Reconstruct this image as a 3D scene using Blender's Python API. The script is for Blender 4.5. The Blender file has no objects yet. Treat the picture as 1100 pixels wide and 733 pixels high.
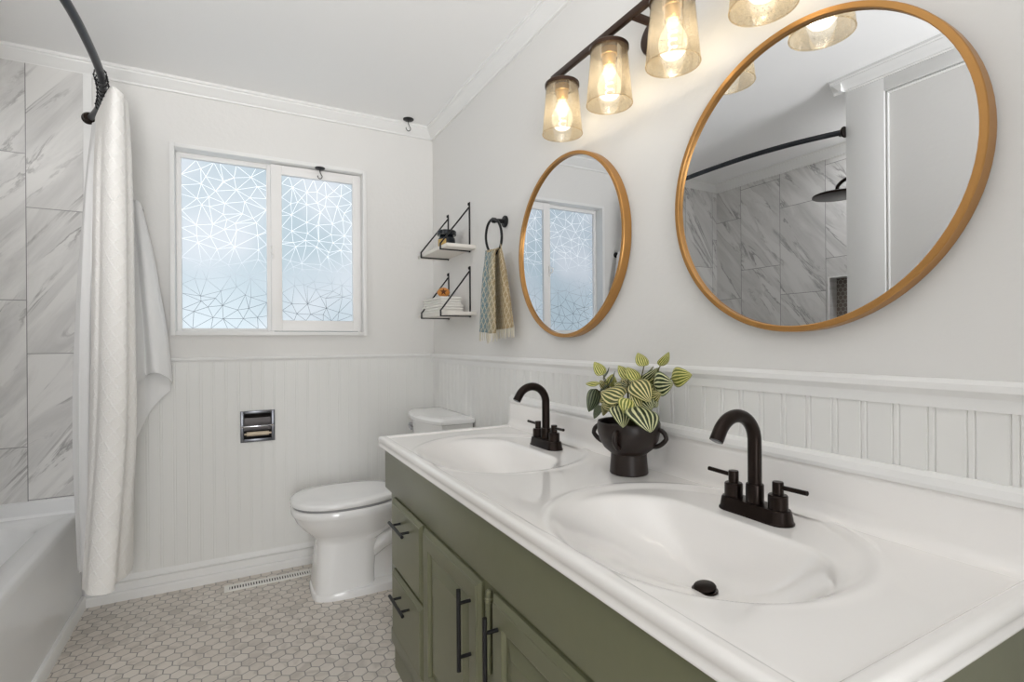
import bpy, bmesh, math, random
from math import sin, cos, pi, sqrt, radians
from mathutils import Vector, Matrix
from mathutils.geometry import delaunay_2d_cdt

C = bpy.context.scene.collection
S = bpy.context.scene
random.seed(7)

# ------------------------------------------------------------------ camera
YAW = radians(28.46)
cam_d = bpy.data.cameras.new('camera')
cam = bpy.data.objects.new('camera', cam_d)
C.objects.link(cam)
cam_d.sensor_width = 36.0
cam_d.lens = 556.0 / 1100.0 * 36.0
cam_d.shift_y = 0.5 / 1100.0
cam_d.clip_start = 0.02
cam.matrix_world = (Matrix.Translation((0, 0, 1.175)) @ Matrix.Rotation(-YAW, 4, 'Z')
                    @ Matrix.Rotation(radians(90), 4, 'X') @ Matrix.Rotation(-0.0072, 4, 'Z'))
S.camera = cam

# ------------------------------------------------------------------ world, lights, exposure
W = bpy.data.worlds.new('world')
S.world = W
W.use_nodes = True
nt = W.node_tree
nt.nodes.clear()
out = nt.nodes.new('ShaderNodeOutputWorld')
bg = nt.nodes.new('ShaderNodeBackground')
geo = nt.nodes.new('ShaderNodeTexCoord')
sep = nt.nodes.new('ShaderNodeSeparateXYZ')
rmp = nt.nodes.new('ShaderNodeValToRGB')
mr = nt.nodes.new('ShaderNodeMapRange')
mr.inputs[1].default_value = -0.10
mr.inputs[2].default_value = 0.30
nt.links.new(geo.outputs['Generated'], sep.inputs[0])
nt.links.new(sep.outputs['Z'], mr.inputs[0])
nt.links.new(mr.outputs[0], rmp.inputs[0])
el = rmp.color_ramp.elements
el[0].position = 0.0
el[0].color = (0.09, 0.10, 0.11, 1)
el[1].position = 1.0
el[1].color = (1.05, 1.08, 1.12, 1)
e = el.new(0.42); e.color = (0.11, 0.125, 0.14, 1)
e = el.new(0.54); e.color = (0.42, 0.47, 0.52, 1)
e = el.new(0.66); e.color = (0.92, 0.95, 0.99, 1)
nt.links.new(rmp.outputs[0], bg.inputs[0])
bg.inputs[1].default_value = 1.0
nt.links.new(bg.outputs[0], out.inputs[0])

def area(name, loc, rot, sx, sy, power, col=(1, 1, 1)):
    d = bpy.data.lights.new(name, 'AREA')
    d.shape = 'RECTANGLE'; d.size = sx; d.size_y = sy
    d.energy = power; d.color = col
    o = bpy.data.objects.new(name, d)
    C.objects.link(o)
    o.location = loc; o.rotation_euler = rot
    return o
area('doorway_fill_light', (-0.10, -2.30, 1.00), (radians(95), 0, 0), 1.0, 1.9, 36.0, (1, 0.995, 0.99))  # unseen fill added beyond the doorway to even out the room
area('shower_fill_light', (-1.22, 1.56, 2.43), (0, 0, 0), 0.14, 0.14, 4.5, (1, 0.995, 0.99))  # unseen fill added to brighten the shower, tucked out of the mirrors' view
fd = bpy.data.lights.new('ceiling_fill_spot', 'SPOT')  # unseen spot added behind the camera to lift the ceiling
fd.energy = 118.0; fd.spot_size = radians(95); fd.spot_blend = 1.0; fd.shadow_soft_size = 0.35
fo = bpy.data.objects.new('ceiling_fill_spot', fd)
C.objects.link(fo)
fo.location = (-0.25, -0.55, 1.25)
fo.rotation_euler = Vector((0.25, 1.25, 1.15)).to_track_quat('-Z', 'Y').to_euler()
BULB_W = 0.42
S.view_settings.view_transform = 'Standard'
S.view_settings.look = 'None'
S.view_settings.gamma = 1.0
S.view_settings.use_curve_mapping = False
S.view_settings.exposure = 0.56
S.cycles.max_bounces = 18
S.cycles.transparent_max_bounces = 24
S.cycles.diffuse_bounces = 12
S.cycles.glossy_bounces = 6
S.cycles.sample_clamp_indirect = 4.0
S.cycles.caustics_reflective = False
S.cycles.caustics_refractive = False

# ------------------------------------------------------------------ room numbers
XR, YB, ZC = 1.069, 2.958, 2.445        # right wall, back wall, ceiling
XL = -1.434                              # shower long wall
XP, YP = -0.58, 1.447                    # partition face, partition end
YF = -0.95                               # wall behind the camera
RAIL = 1.107

# ------------------------------------------------------------------ bmesh helpers
def V(*a): return Vector(a)

def add_box(bm, x0, x1, y0, y1, z0, z1, bev=0.0, seg=2):
    vs = [bm.verts.new((x, y, z)) for x in (x0, x1) for y in (y0, y1) for z in (z0, z1)]
    f = [(0, 1, 3, 2), (4, 6, 7, 5), (0, 4, 5, 1), (2, 3, 7, 6), (0, 2, 6, 4), (1, 5, 7, 3)]
    fs = [bm.faces.new([vs[i] for i in q]) for q in f]
    if bev > 0:
        es = list({e for fa in fs for e in fa.edges})
        bmesh.ops.bevel(bm, geom=es, offset=bev, offset_type='OFFSET', segments=seg, profile=0.5, affect='EDGES')

def loft(bm, rings, cap0=True, cap1=True, closed=True):
    rv = [[bm.verts.new(p) for p in r] for r in rings]
    n = len(rv[0])
    for a, b in zip(rv[:-1], rv[1:]):
        for i in range(n if closed else n - 1):
            j = (i + 1) % n
            try: bm.faces.new((a[i], a[j], b[j], b[i]))
            except ValueError: pass
    if cap0 and closed: bm.faces.new(list(reversed(rv[0])))
    if cap1 and closed: bm.faces.new(rv[-1])
    return rv

def add_tube(bm, path, r, seg=12, closed=False, caps=True, flat=None):
    """sweep a circle (or an ellipse r x flat) along a path; r may be a list"""
    P = [Vector(p) for p in path]
    n = len(P)
    T = []
    for i in range(n):
        if closed: t = P[(i + 1) % n] - P[i - 1]
        else: t = P[min(i + 1, n - 1)] - P[max(i - 1, 0)]
        T.append(t.normalized())
    up = Vector((0, 0, 1)) if abs(T[0].z) < 0.9 else Vector((0, 1, 0))
    u = (up - T[0] * up.dot(T[0])).normalized()
    rings = []
    for i in range(n):
        u = (u - T[i] * u.dot(T[i])).normalized()
        v = T[i].cross(u)
        ri = r[i] if isinstance(r, (list, tuple)) else r
        rf = ri if flat is None else flat
        rings.append([P[i] + u * (cos(2 * pi * k / seg) * ri) + v * (sin(2 * pi * k / seg) * rf) for k in range(seg)])
    if closed:
        rings.append(rings[0])
        rv = [[bm.verts.new(p) for p in q] for q in rings[:-1]]
        for i in range(n):
            a, b = rv[i], rv[(i + 1) % n]
            for k in range(seg):
                bm.faces.new((a[k], a[(k + 1) % seg], b[(k + 1) % seg], b[k]))
    else:
        loft(bm, rings, caps, caps)

def add_lathe(bm, prof, c=(0, 0, 0), seg=32, axis='Z', cap=True):
    """prof: list of (radius, height)"""
    rings = []
    for r, h in prof:
        ring = []
        for k in range(seg):
            a = 2 * pi * k / seg
            x, y, z = r * cos(a), r * sin(a), h
            if axis == 'X': x, y, z = z, x, y
            elif axis == 'Y': x, y, z = y, z, x
            ring.append(Vector((x + c[0], y + c[1], z + c[2])))
        rings.append(ring)
    loft(bm, rings, cap, cap)

def add_prism(bm, prof, axis, c0, c1):
    """closed profile swept straight along an axis. axis X: prof=(y,z); Y: prof=(x,z); Z: prof=(x,y)"""
    def mk(p, c):
        if axis == 'X': return Vector((c, p[0], p[1]))
        if axis == 'Y': return Vector((p[0], c, p[1]))
        return Vector((p[0], p[1], c))
    loft(bm, [[mk(p, c0) for p in prof], [mk(p, c1) for p in prof]])

def spline(pts, n=8):
    P = [Vector(p) for p in pts]
    P = [P[0] * 2 - P[1]] + P + [P[-1] * 2 - P[-2]]
    o = []
    for i in range(1, len(P) - 2):
        for k in range(n):
            t = k / n
            a, b, c, d = P[i - 1], P[i], P[i + 1], P[i + 2]
            o.append(0.5 * ((2 * b) + (c - a) * t + (2 * a - 5 * b + 4 * c - d) * t * t + (3 * b - a - 3 * c + d) * t ** 3))
    o.append(P[-2])
    return o

def arc(c, r, a0, a1, n, plane='XZ'):
    o = []
    for i in range(n + 1):
        a = a0 + (a1 - a0) * i / n
        if plane == 'XZ': o.append(Vector((c[0] + r * cos(a), c[1], c[2] + r * sin(a))))
        elif plane == 'YZ': o.append(Vector((c[0], c[1] + r * cos(a), c[2] + r * sin(a))))
        else: o.append(Vector((c[0] + r * cos(a), c[1] + r * sin(a), c[2])))
    return o

def thing(name, label, cat, loc=(0, 0, 0), group=None):
    o = bpy.data.objects.new(name, None)
    o.empty_display_size = 0.05
    C.objects.link(o)
    o.location = loc
    o['label'] = label; o['category'] = cat
    if group: o['group'] = group
    return o

def finish(name, bm, mat, off, angle=35, recalc=True):
    if recalc: bmesh.ops.recalc_face_normals(bm, faces=bm.faces)
    me = bpy.data.meshes.new(name)
    bmesh.ops.translate(bm, verts=bm.verts, vec=-Vector(off))
    bm.to_mesh(me); bm.free()
    for m in (mat if isinstance(mat, (list, tuple)) else [mat]): me.materials.append(m)
    me.polygons.foreach_set('use_smooth', [True] * len(me.polygons))
    me.set_sharp_from_angle(angle=radians(angle))
    o = bpy.data.objects.new(name, me)
    C.objects.link(o)
    return o

def root_loc(p):
    l = Vector(p.location)
    while p.parent: p = p.parent; l += Vector(p.location)
    return l

def part(name, bm, mat, parent, label=None, angle=35, recalc=True, kind=None):
    o = finish(name, bm, mat, root_loc(parent), angle, recalc)
    o.parent = parent
    if label: o['label'] = label
    if kind: o['kind'] = kind
    return o

def solo(name, bm, mat, label, cat, loc=(0, 0, 0), group=None, angle=35, recalc=True):
    o = finish(name, bm, mat, loc, angle, recalc)
    o.location = loc
    o['label'] = label; o['category'] = cat
    if group: o['group'] = group
    return o

def struct(name, bm, mat, parent=None, angle=35, recalc=True, label=None):
    o = finish(name, bm, mat, (0, 0, 0), angle, recalc)
    if parent: o.parent = parent
    else: o['kind'] = 'structure'
    if label: o['label'] = label
    return o

def nb(): return bmesh.new()

# ------------------------------------------------------------------ materials
def lin(c):
    return tuple(((v / 255) / 12.92 if v / 255 <= 0.04045 else ((v / 255 + 0.055) / 1.055) ** 2.4) for v in c) + (1,)

def new_mat(name):
    m = bpy.data.materials.new(name)
    m.use_nodes = True
    t = m.node_tree
    return m, t, t.nodes['Principled BSDF']

def N(t, kind, **kw):
    n = t.nodes.new('ShaderNode' + kind)
    for k, v in kw.items(): setattr(n, k, v)
    return n

def math_n(t, op, a, b=None, c=None):
    n = N(t, 'Math', operation=op)
    for i, v in enumerate((a, b, c)):
        if v is None: continue
        if isinstance(v, (int, float)): n.inputs[i].default_value = v
        else: t.links.new(v, n.inputs[i])
    return n.outputs[0]

def vmath(t, op, a, b=None):
    n = N(t, 'VectorMath', operation=op)
    for i, v in enumerate((a, b)):
        if v is None: continue
        if isinstance(v, (tuple, list)): n.inputs[i].default_value = v
        else: t.links.new(v, n.inputs[i])
    return n

def mixc(t, fac, a, b):
    n = N(t, 'Mix', data_type='RGBA')
    for i, v in ((0, fac), (6, a), (7, b)):
        if isinstance(v, (int, float)): n.inputs[i].default_value = v
        elif isinstance(v, tuple): n.inputs[i].default_value = v
        else: t.links.new(v, n.inputs[i])
    return n.outputs[2]

def paint(name, rgb, rough=0.5, spec=0.4, metal=0.0, bump=0.0, scale=200.0, coat=0.0, vary=0.0):
    m, t, p = new_mat(name)
    p.inputs['Base Color'].default_value = lin(rgb)
    p.inputs['Roughness'].default_value = rough
    p.inputs['Metallic'].default_value = metal
    p.inputs['Specular IOR Level'].default_value = spec
    p.inputs['Coat Weight'].default_value = coat
    p.inputs['Coat Roughness'].default_value = 0.08
    tc = N(t, 'TexCoord')
    no = N(t, 'TexNoise')
    no.inputs['Scale'].default_value = scale
    no.inputs['Detail'].default_value = 3
    t.links.new(tc.outputs['Object'], no.inputs['Vector'])
    if bump:
        b = N(t, 'Bump')
        b.inputs['Strength'].default_value = bump
        b.inputs['Distance'].default_value = 0.002
        t.links.new(no.outputs['Fac'], b.inputs['Height'])
        t.links.new(b.outputs[0], p.inputs['Normal'])
    if vary:
        dk = tuple(v * (1 - vary) for v in lin(rgb)[:3]) + (1,)
        t.links.new(mixc(t, no.outputs['Fac'], lin(rgb), dk), p.inputs['Base Color'])
    return m

M_WALL = paint('wall_paint', (226, 225, 223), 0.75, 0.3, bump=0.35, scale=55)
M_CEIL = paint('ceiling_paint', (242, 242, 242), 0.85, 0.2, bump=0.15, scale=40)
M_TRIM = paint('trim_paint', (233, 233, 232), 0.42, 0.4, bump=0.03, scale=60)
M_WAINS = paint('wainscot_paint', (229, 229, 227), 0.5, 0.4, bump=0.03, scale=60)
M_VINYL = paint('window_vinyl', (238, 237, 236), 0.4, 0.4)
M_TUB = paint('tub_enamel', (226, 227, 228), 0.25, 0.5, coat=0.3)
M_PORC = paint('toilet_porcelain', (240, 240, 240), 0.12, 0.5, coat=0.5)
M_COUNTER = paint('cultured_marble', (243, 241, 239), 0.08, 0.5, coat=0.4, vary=0.02, scale=6)
M_GREEN = paint('sage_green_paint', (109, 110, 85), 0.30, 0.5, bump=0.05, scale=35, vary=0.08)
M_BLACK = paint('black_metal', (26, 26, 28), 0.38, 0.5, metal=0.3)
M_BRONZE = paint('oil_rubbed_bronze', (38, 28, 23), 0.28, 0.5, metal=0.7, vary=0.25, scale=60)
M_FIXT = paint('fixture_bronze', (66, 47, 36), 0.38, 0.5, metal=0.6, vary=0.2, scale=40)
M_ROD = paint('rod_metal', (56, 58, 62), 0.32, 0.5, metal=0.8)
M_GOLD = paint('mirror_gold', (188, 140, 82), 0.38, 0.5, metal=0.75, bump=0.05, scale=120)
M_BRASS = paint('socket_brass', (196, 158, 96), 0.3, 0.5, metal=0.85)
M_CHROME = paint('chrome', (200, 200, 205), 0.12, 0.5, metal=1.0)
M_BRUSH = paint('aged_chrome', (120, 122, 128), 0.28, 0.5, metal=0.9, vary=0.35, scale=90)
M_DARK = paint('recess_shade', (40, 40, 42), 0.8)
M_SHELF = paint('shelf_board', (226, 222, 215), 0.5, bump=0.05, scale=50)
M_TOWEL = paint('towel_terry', (240, 240, 240), 0.95, 0.1, bump=0.9, scale=420)
M_TOWELB = paint('folded_towel_terry', (233, 231, 226), 0.95, 0.1, bump=0.9, scale=420)
M_POT = paint('pot_glaze', (32, 18, 11), 0.38, 0.5, vary=0.3, scale=25)
M_SOIL = paint('soil', (22, 18, 15), 0.95, bump=1.0, scale=90)
M_STEM = paint('plant_stem', (86, 84, 48), 0.55)
M_AMBER = paint('amber_resin', (220, 146, 66), 0.4, vary=0.3, scale=60)
M_AMBERD = paint('amber_recess', (92, 48, 16), 0.6)
M_JAR = paint('jar_glass', (24, 30, 36), 0.12, 0.5)
M_LABEL = paint('jar_label', (196, 164, 96), 0.5, vary=0.2, scale=50)
M_REG = paint('register_enamel', (236, 234, 229), 0.35)
M_LINER = paint('curtain_liner', (228, 228, 228), 0.7, 0.2, bump=0.08, scale=40)

def mirror_mat():
    m, t, p = new_mat('mirror_glass')
    p.inputs['Base Color'].default_value = (0.75, 0.76, 0.775, 1)
    p.inputs['Metallic'].default_value = 1.0
    p.inputs['Roughness'].default_value = 0.0
    return m
M_MIRROR = mirror_mat()

def hex_floor(name, w, c1, c2, grout, gw=0.055, rough=0.45, axes='XY'):
    """hexagonal mosaic; points of each hex along the second axis"""
    m, t, p = new_mat(name)
    g = N(t, 'NewGeometry')
    sp = N(t, 'SeparateXYZ'); t.links.new(g.outputs['Position'], sp.inputs[0])
    cb = N(t, 'CombineXYZ')
    t.links.new(sp.outputs[axes[0]], cb.inputs[0]); t.links.new(sp.outputs[axes[1]], cb.inputs[1])
    sc = vmath(t, 'SCALE', cb.outputs[0]); sc.inputs['Scale'].default_value = 1.0 / w
    pos = vmath(t, 'ADD', sc.outputs[0], (200.0, 200 * 1.7320508, 0)).outputs[0]
    R = (1.0, 1.7320508, 1.0); Hf = (0.5, 0.8660254, 0)
    a = vmath(t, 'SUBTRACT', vmath(t, 'MODULO', pos, R).outputs[0], Hf).outputs[0]
    b = vmath(t, 'SUBTRACT', vmath(t, 'MODULO', vmath(t, 'SUBTRACT', pos, Hf).outputs[0], R).outputs[0], Hf).outputs[0]
    la = vmath(t, 'LENGTH', a).outputs['Value']; lb = vmath(t, 'LENGTH', b).outputs['Value']
    f = math_n(t, 'LESS_THAN', la, lb)
    mv = N(t, 'Mix', data_type='VECTOR')
    t.links.new(f, mv.inputs[0]); t.links.new(b, mv.inputs[4]); t.links.new(a, mv.inputs[5])
    q = mv.outputs[1]
    ab = vmath(t, 'ABSOLUTE', q).outputs[0]
    s2 = N(t, 'SeparateXYZ'); t.links.new(ab, s2.inputs[0])
    d = math_n(t, 'MAXIMUM', s2.outputs[0], math_n(t, 'ADD', math_n(t, 'MULTIPLY', s2.outputs[0], 0.5), math_n(t, 'MULTIPLY', s2.outputs[1], 0.8660254)))
    mrn = N(t, 'MapRange'); mrn.inputs[1].default_value = 0.5 - gw; mrn.inputs[2].default_value = 0.5 - gw * 0.45
    t.links.new(d, mrn.inputs[0])
    idv = vmath(t, 'SUBTRACT', pos, q).outputs[0]
    wn = N(t, 'TexWhiteNoise', noise_dimensions='3D')
    rd = vmath(t, 'SNAP', vmath(t, 'ADD', idv, (0.01, 0.01, 0)).outputs[0], (0.25, 0.4330127, 1.0)).outputs[0]
    t.links.new(rd, wn.inputs[0])
    no = N(t, 'TexNoise'); no.inputs['Scale'].default_value = 9; no.inputs['Detail'].default_value = 6; no.inputs['Distortion'].default_value = 1.5
    t.links.new(vmath(t, 'ADD', g.outputs['Position'], wn.outputs['Color']).outputs[0], no.inputs['Vector'])
    vr = N(t, 'ValToRGB'); vr.color_ramp.elements[0].position = 0.36; vr.color_ramp.elements[1].position = 0.5
    t.links.new(no.outputs['Fac'], vr.inputs[0])
    base = mixc(t, wn.outputs['Value'], lin(c1), lin(c2))
    dk = mixc(t, 0.55, base, lin(tuple(v * 0.8 for v in c2)))
    col = mixc(t, vr.outputs[0], dk, base)
    # broad warm patches in the stone
    n2 = N(t, 'TexNoise'); n2.inputs['Scale'].default_value = 1.6
    t.links.new(g.outputs['Position'], n2.inputs['Vector'])
    col = mixc(t, math_n(t, 'MULTIPLY', n2.outputs['Fac'], 0.4), col, lin((212, 196, 180)))
    col = mixc(t, mrn.outputs[0], col, lin(grout))
    t.links.new(col, p.inputs['Base Color'])
    p.inputs['Roughness'].default_value = rough
    bp = N(t, 'Bump'); bp.inputs['Strength'].default_value = 0.5; bp.inputs['Distance'].default_value = 0.0012; bp.invert = True
    t.links.new(mrn.outputs[0], bp.inputs['Height']); t.links.new(bp.outputs[0], p.inputs['Normal'])
    return m
M_FLOOR = hex_floor('hex_mosaic', 0.0495, (222, 217, 210), (210, 204, 196), (148, 144, 139))
M_NICHE = hex_floor('niche_hex_mosaic', 0.030, (44, 42, 41), (26, 25, 25), (170, 166, 162), gw=0.08, axes='YZ')

def marble(name, horiz, bw, rh, off, shift):
    """tall marble tiles: horiz = wall's level axis, bw tile height, rh tile width"""
    m, t, p = new_mat(name)
    g = N(t, 'NewGeometry')
    sp = N(t, 'SeparateXYZ'); t.links.new(g.outputs['Position'], sp.inputs[0])
    cb = N(t, 'CombineXYZ')
    t.links.new(math_n(t, 'ADD', sp.outputs['Z'], shift[1]), cb.inputs[0])
    t.links.new(math_n(t, 'ADD', sp.outputs[horiz], shift[0]), cb.inputs[1])
    br = N(t, 'TexBrick'); br.offset = off; br.offset_frequency = 2; br.squash = 1.0
    br.inputs['Scale'].default_value = 1.0
    br.inputs['Mortar Size'].default_value = 0.0016
    br.inputs['Mortar Smooth'].default_value = 0.1
    br.inputs['Brick Width'].default_value = bw
    br.inputs['Row Height'].default_value = rh
    br.inputs['Color1'].default_value = (0, 0, 0, 1); br.inputs['Color2'].default_value = (1, 1, 1, 1)
    t.links.new(cb.outputs[0], br.inputs['Vector'])
    # diagonal veins, a different slice per tile
    rv = N(t, 'CombineXYZ')
    a = radians(52)
    zz = sp.outputs['Z']; hh = sp.outputs[horiz]
    u = math_n(t, 'ADD', math_n(t, 'MULTIPLY', hh, cos(a)), math_n(t, 'MULTIPLY', zz, sin(a)))
    v = math_n(t, 'SUBTRACT', math_n(t, 'MULTIPLY', zz, cos(a)), math_n(t, 'MULTIPLY', hh, sin(a)))
    t.links.new(math_n(t, 'MULTIPLY', u, 1.0), rv.inputs[0]); t.links.new(math_n(t, 'MULTIPLY', v, 5.5), rv.inputs[1])
    t.links.new(math_n(t, 'MULTIPLY', br.outputs['Color'], 7.0), rv.inputs[2])
    no = N(t, 'TexNoise'); no.inputs['Scale'].default_value = 1.5; no.inputs['Detail'].default_value = 7
    no.inputs['Roughness'].default_value = 0.62; no.inputs['Distortion'].default_value = 0.9
    t.links.new(rv.outputs[0], no.inputs['Vector'])
    band = math_n(t, 'ABSOLUTE', math_n(t, 'SUBTRACT', no.outputs['Fac'], 0.5))
    r1 = N(t, 'MapRange'); r1.inputs[1].default_value = 0.0; r1.inputs[2].default_value = 0.035; r1.inputs[3].default_value = 1.0; r1.inputs[4].default_value = 0.0
    t.links.new(band, r1.inputs[0])
    n3 = N(t, 'TexNoise'); n3.inputs['Scale'].default_value = 2.3; t.links.new(rv.outputs[0], n3.inputs['Vector'])
    r3 = N(t, 'MapRange'); r3.inputs[1].default_value = 0.46; r3.inputs[2].default_value = 0.62; t.links.new(n3.outputs['Fac'], r3.inputs[0])
    vein = math_n(t, 'MULTIPLY', r1.outputs[0], r3.outputs[0])
    cloud = N(t, 'MapRange'); cloud.inputs[1].default_value = 0.42; cloud.inputs[2].default_value = 0.7
    t.links.new(no.outputs['Fac'], cloud.inputs[0])
    col = mixc(t, math_n(t, 'MULTIPLY', cloud.outputs[0], 0.95), lin((222, 221, 219)), lin((188, 187, 186)))
    col = mixc(t, math_n(t, 'MULTIPLY', vein, 0.85), col, lin((136, 134, 134)))
    col = mixc(t, br.outputs['Fac'], col, lin((128, 128, 128)))
    t.links.new(col, p.inputs['Base Color'])
    p.inputs['Roughness'].default_value = 0.3
    bp = N(t, 'Bump'); bp.inputs['Strength'].default_value = 0.4; bp.inputs['Distance'].default_value = 0.001; bp.invert = True
    t.links.new(br.outputs['Fac'], bp.inputs['Height']); t.links.new(bp.outputs[0], p.inputs['Normal'])
    return m
# back wall: columns at X = -0.772 - k*0.305, level joints at 0.735+0.63k / 0.505+0.63k
M_TILE_B = marble('marble_tile_back', 'X', 0.63, 0.305, 0.365, (0.772 + 0.305 * 20, -0.737 + 0.63 * 10))
M_TILE_L = marble('marble_tile_long', 'Y', 0.63, 0.329, 0.345, (-2.716 + 0.329 * 20, -1.72 + 0.63 * 10))

def fabric_curtain():
    m, t, p = new_mat('quilted_curtain')
    uv = N(t, 'UVMap'); sp = N(t, 'SeparateXYZ'); t.links.new(uv.outputs[0], sp.inputs[0])
    def ridge(sl, per):
        s = math_n(t, 'ADD', sp.outputs[0], math_n(t, 'MULTIPLY', sp.outputs[1], sl))
        fr = math_n(t, 'FRACT', math_n(t, 'DIVIDE', s, per))
        d = math_n(t, 'ABSOLUTE', math_n(t, 'SUBTRACT', fr, 0.5))
        mrn = N(t, 'MapRange'); mrn.inputs[1].default_value = 0.0; mrn.inputs[2].default_value = 0.12; mrn.inputs[3].default_value = 1.0; mrn.inputs[4].default_value = 0.0
        t.links.new(d, mrn.inputs[0]); return mrn.outputs[0]
    h = math_n(t, 'MAXIMUM', ridge(1.0, 0.05), ridge(-0.55, 0.05))
    # stitched tufts along the ridges
    no = N(t, 'TexVoronoi'); no.inputs['Scale'].default_value = 110
    t.links.new(uv.outputs[0], no.inputs['Vector'])
    tuft = math_n(t, 'MULTIPLY', h, math_n(t, 'SUBTRACT', 1.0, no.outputs['Distance']))
    wv = N(t, 'TexNoise'); wv.inputs['Scale'].default_value = 160; t.links.new(uv.outputs[0], wv.inputs['Vector'])
    hh = math_n(t, 'ADD', tuft, math_n(t, 'MULTIPLY', wv.outputs['Fac'], 0.7))
    b = N(t, 'Bump'); b.inputs['Strength'].default_value = 0.6; b.inputs['Distance'].default_value = 0.004
    t.links.new(hh, b.inputs['Height']); t.links.new(b.outputs[0], p.inputs['Normal'])
    t.links.new(mixc(t, tuft, lin((243, 241, 238)), lin((250, 249, 247))), p.inputs['Base Color'])
    p.inputs['Roughness'].default_value = 0.9
    p.inputs['Specular IOR Level'].default_value = 0.1
    return m
M_CURT = fabric_curtain()

def woven_towel():
    m, t, p = new_mat('woven_hand_towel')
    uv = N(t, 'UVMap'); sp = N(t, 'SeparateXYZ'); t.links.new(uv.outputs[0], sp.inputs[0])
    U, Vv = sp.outputs[0], sp.outputs[1]
    def rid(sl, per, wd):
        s = math_n(t, 'ADD', U, math_n(t, 'MULTIPLY', Vv, sl))
        d = math_n(t, 'ABSOLUTE', math_n(t, 'SUBTRACT', math_n(t, 'FRACT', math_n(t, 'DIVIDE', s, per)), 0.5))
        return math_n(t, 'LESS_THAN', d, wd)
    big = math_n(t, 'MAXIMUM', rid(0.5, 0.023, 0.10), rid(-0.5, 0.023, 0.10))
    fine = math_n(t, 'MAXIMUM', rid(0.5, 0.00575, 0.12), rid(-0.5, 0.00575, 0.12))
    ck = N(t, 'TexChecker'); ck.inputs['Scale'].default_value = 260; t.links.new(uv.outputs[0], ck.inputs['Vector'])
    pat = math_n(t, 'MAXIMUM', big, math_n(t, 'MULTIPLY', fine, 0.75))
    pat = math_n(t, 'MULTIPLY', pat, math_n(t, 'ADD', 0.55, math_n(t, 'MULTIPLY', ck.outputs['Fac'], 0.45)))
    rp = N(t, 'ValToRGB'); e = rp.color_ramp.elements
    e[0].position = 0.0; e[0].color = lin((58, 110, 134)); e[1].position = 1.0; e[1].color = lin((150, 124, 82))
    x = e.new(0.42); x.color = lin((70, 116, 134)); x = e.new(0.62); x.color = lin((140, 122, 84))
    nz = N(t, 'TexNoise'); nz.inputs['Scale'].default_value = 40; t.links.new(uv.outputs[0], nz.inputs['Vector'])
    at = N(t, 'Attribute'); at.attribute_name = 'across'
    t.links.new(math_n(t, 'ADD', at.outputs['Fac'], math_n(t, 'MULTIPLY', math_n(t, 'SUBTRACT', nz.outputs['Fac'], 0.5), 0.25)), rp.inputs[0])
    col = mixc(t, math_n(t, 'MULTIPLY', pat, 0.85), rp.outputs[0], lin((212, 200, 174)))
    t.links.new(col, p.inputs['Base Color'])
    p.inputs['Roughness'].default_value = 0.95
    b = N(t, 'Bump'); b.inputs['Strength'].default_value = 0.5; b.inputs['Distance'].default_value = 0.002
    t.links.new(pat, b.inputs['Height']); t.links.new(b.outputs[0], p.inputs['Normal'])
    return m
M_WOVEN = woven_towel()
M_FRINGE = paint('towel_fringe', (206, 200, 184), 0.95)

def leaf_mat(name, dark, light, edge):
    m, t, p = new_mat(name)
    uv = N(t, 'UVMap'); sp = N(t, 'SeparateXYZ'); t.links.new(uv.outputs[0], sp.inputs[0])
    # u = -1..1 across (already scaled by the local width), v = 0..1 along
    au = math_n(t, 'ABSOLUTE', sp.outputs[0])
    nz = N(t, 'TexNoise'); nz.inputs['Scale'].default_value = 5; t.links.new(uv.outputs[0], nz.inputs['Vector'])
    s = math_n(t, 'ADD', math_n(t, 'MULTIPLY', au, 2.9), math_n(t, 'MULTIPLY', nz.outputs['Fac'], 0.35))
    sn = math_n(t, 'SINE', math_n(t, 'MULTIPLY', math_n(t, 'SUBTRACT', s, 0.42), 2 * pi))
    st = N(t, 'MapRange'); st.inputs[1].default_value = -0.05; st.inputs[2].default_value = 0.6
    t.links.new(sn, st.inputs[0])
    col = mixc(t, st.outputs[0], lin(dark), lin(light))
    ed = N(t, 'MapRange'); ed.inputs[1].default_value = 0.86; ed.inputs[2].default_value = 0.96; t.links.new(au, ed.inputs[0])
    col = mixc(t, ed.outputs[0], col, lin(edge))
    t.links.new(col, p.inputs['Base Color'])
    p.inputs['Roughness'].default_value = 0.38
    return m
M_LEAFD = leaf_mat('leaf_dark', (34, 52, 22), (214, 214, 168), (52, 70, 30))
M_LEAFM = leaf_mat('leaf_mid', (70, 82, 28), (222, 210, 152), (84, 92, 36))
M_LEAFL = leaf_mat('leaf_light', (104, 116, 36), (220, 212, 136), (120, 130, 52))
M_LEAFBACK = leaf_mat('leaf_greygreen', (52, 64, 46), (128, 138, 108), (58, 68, 46))

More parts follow.
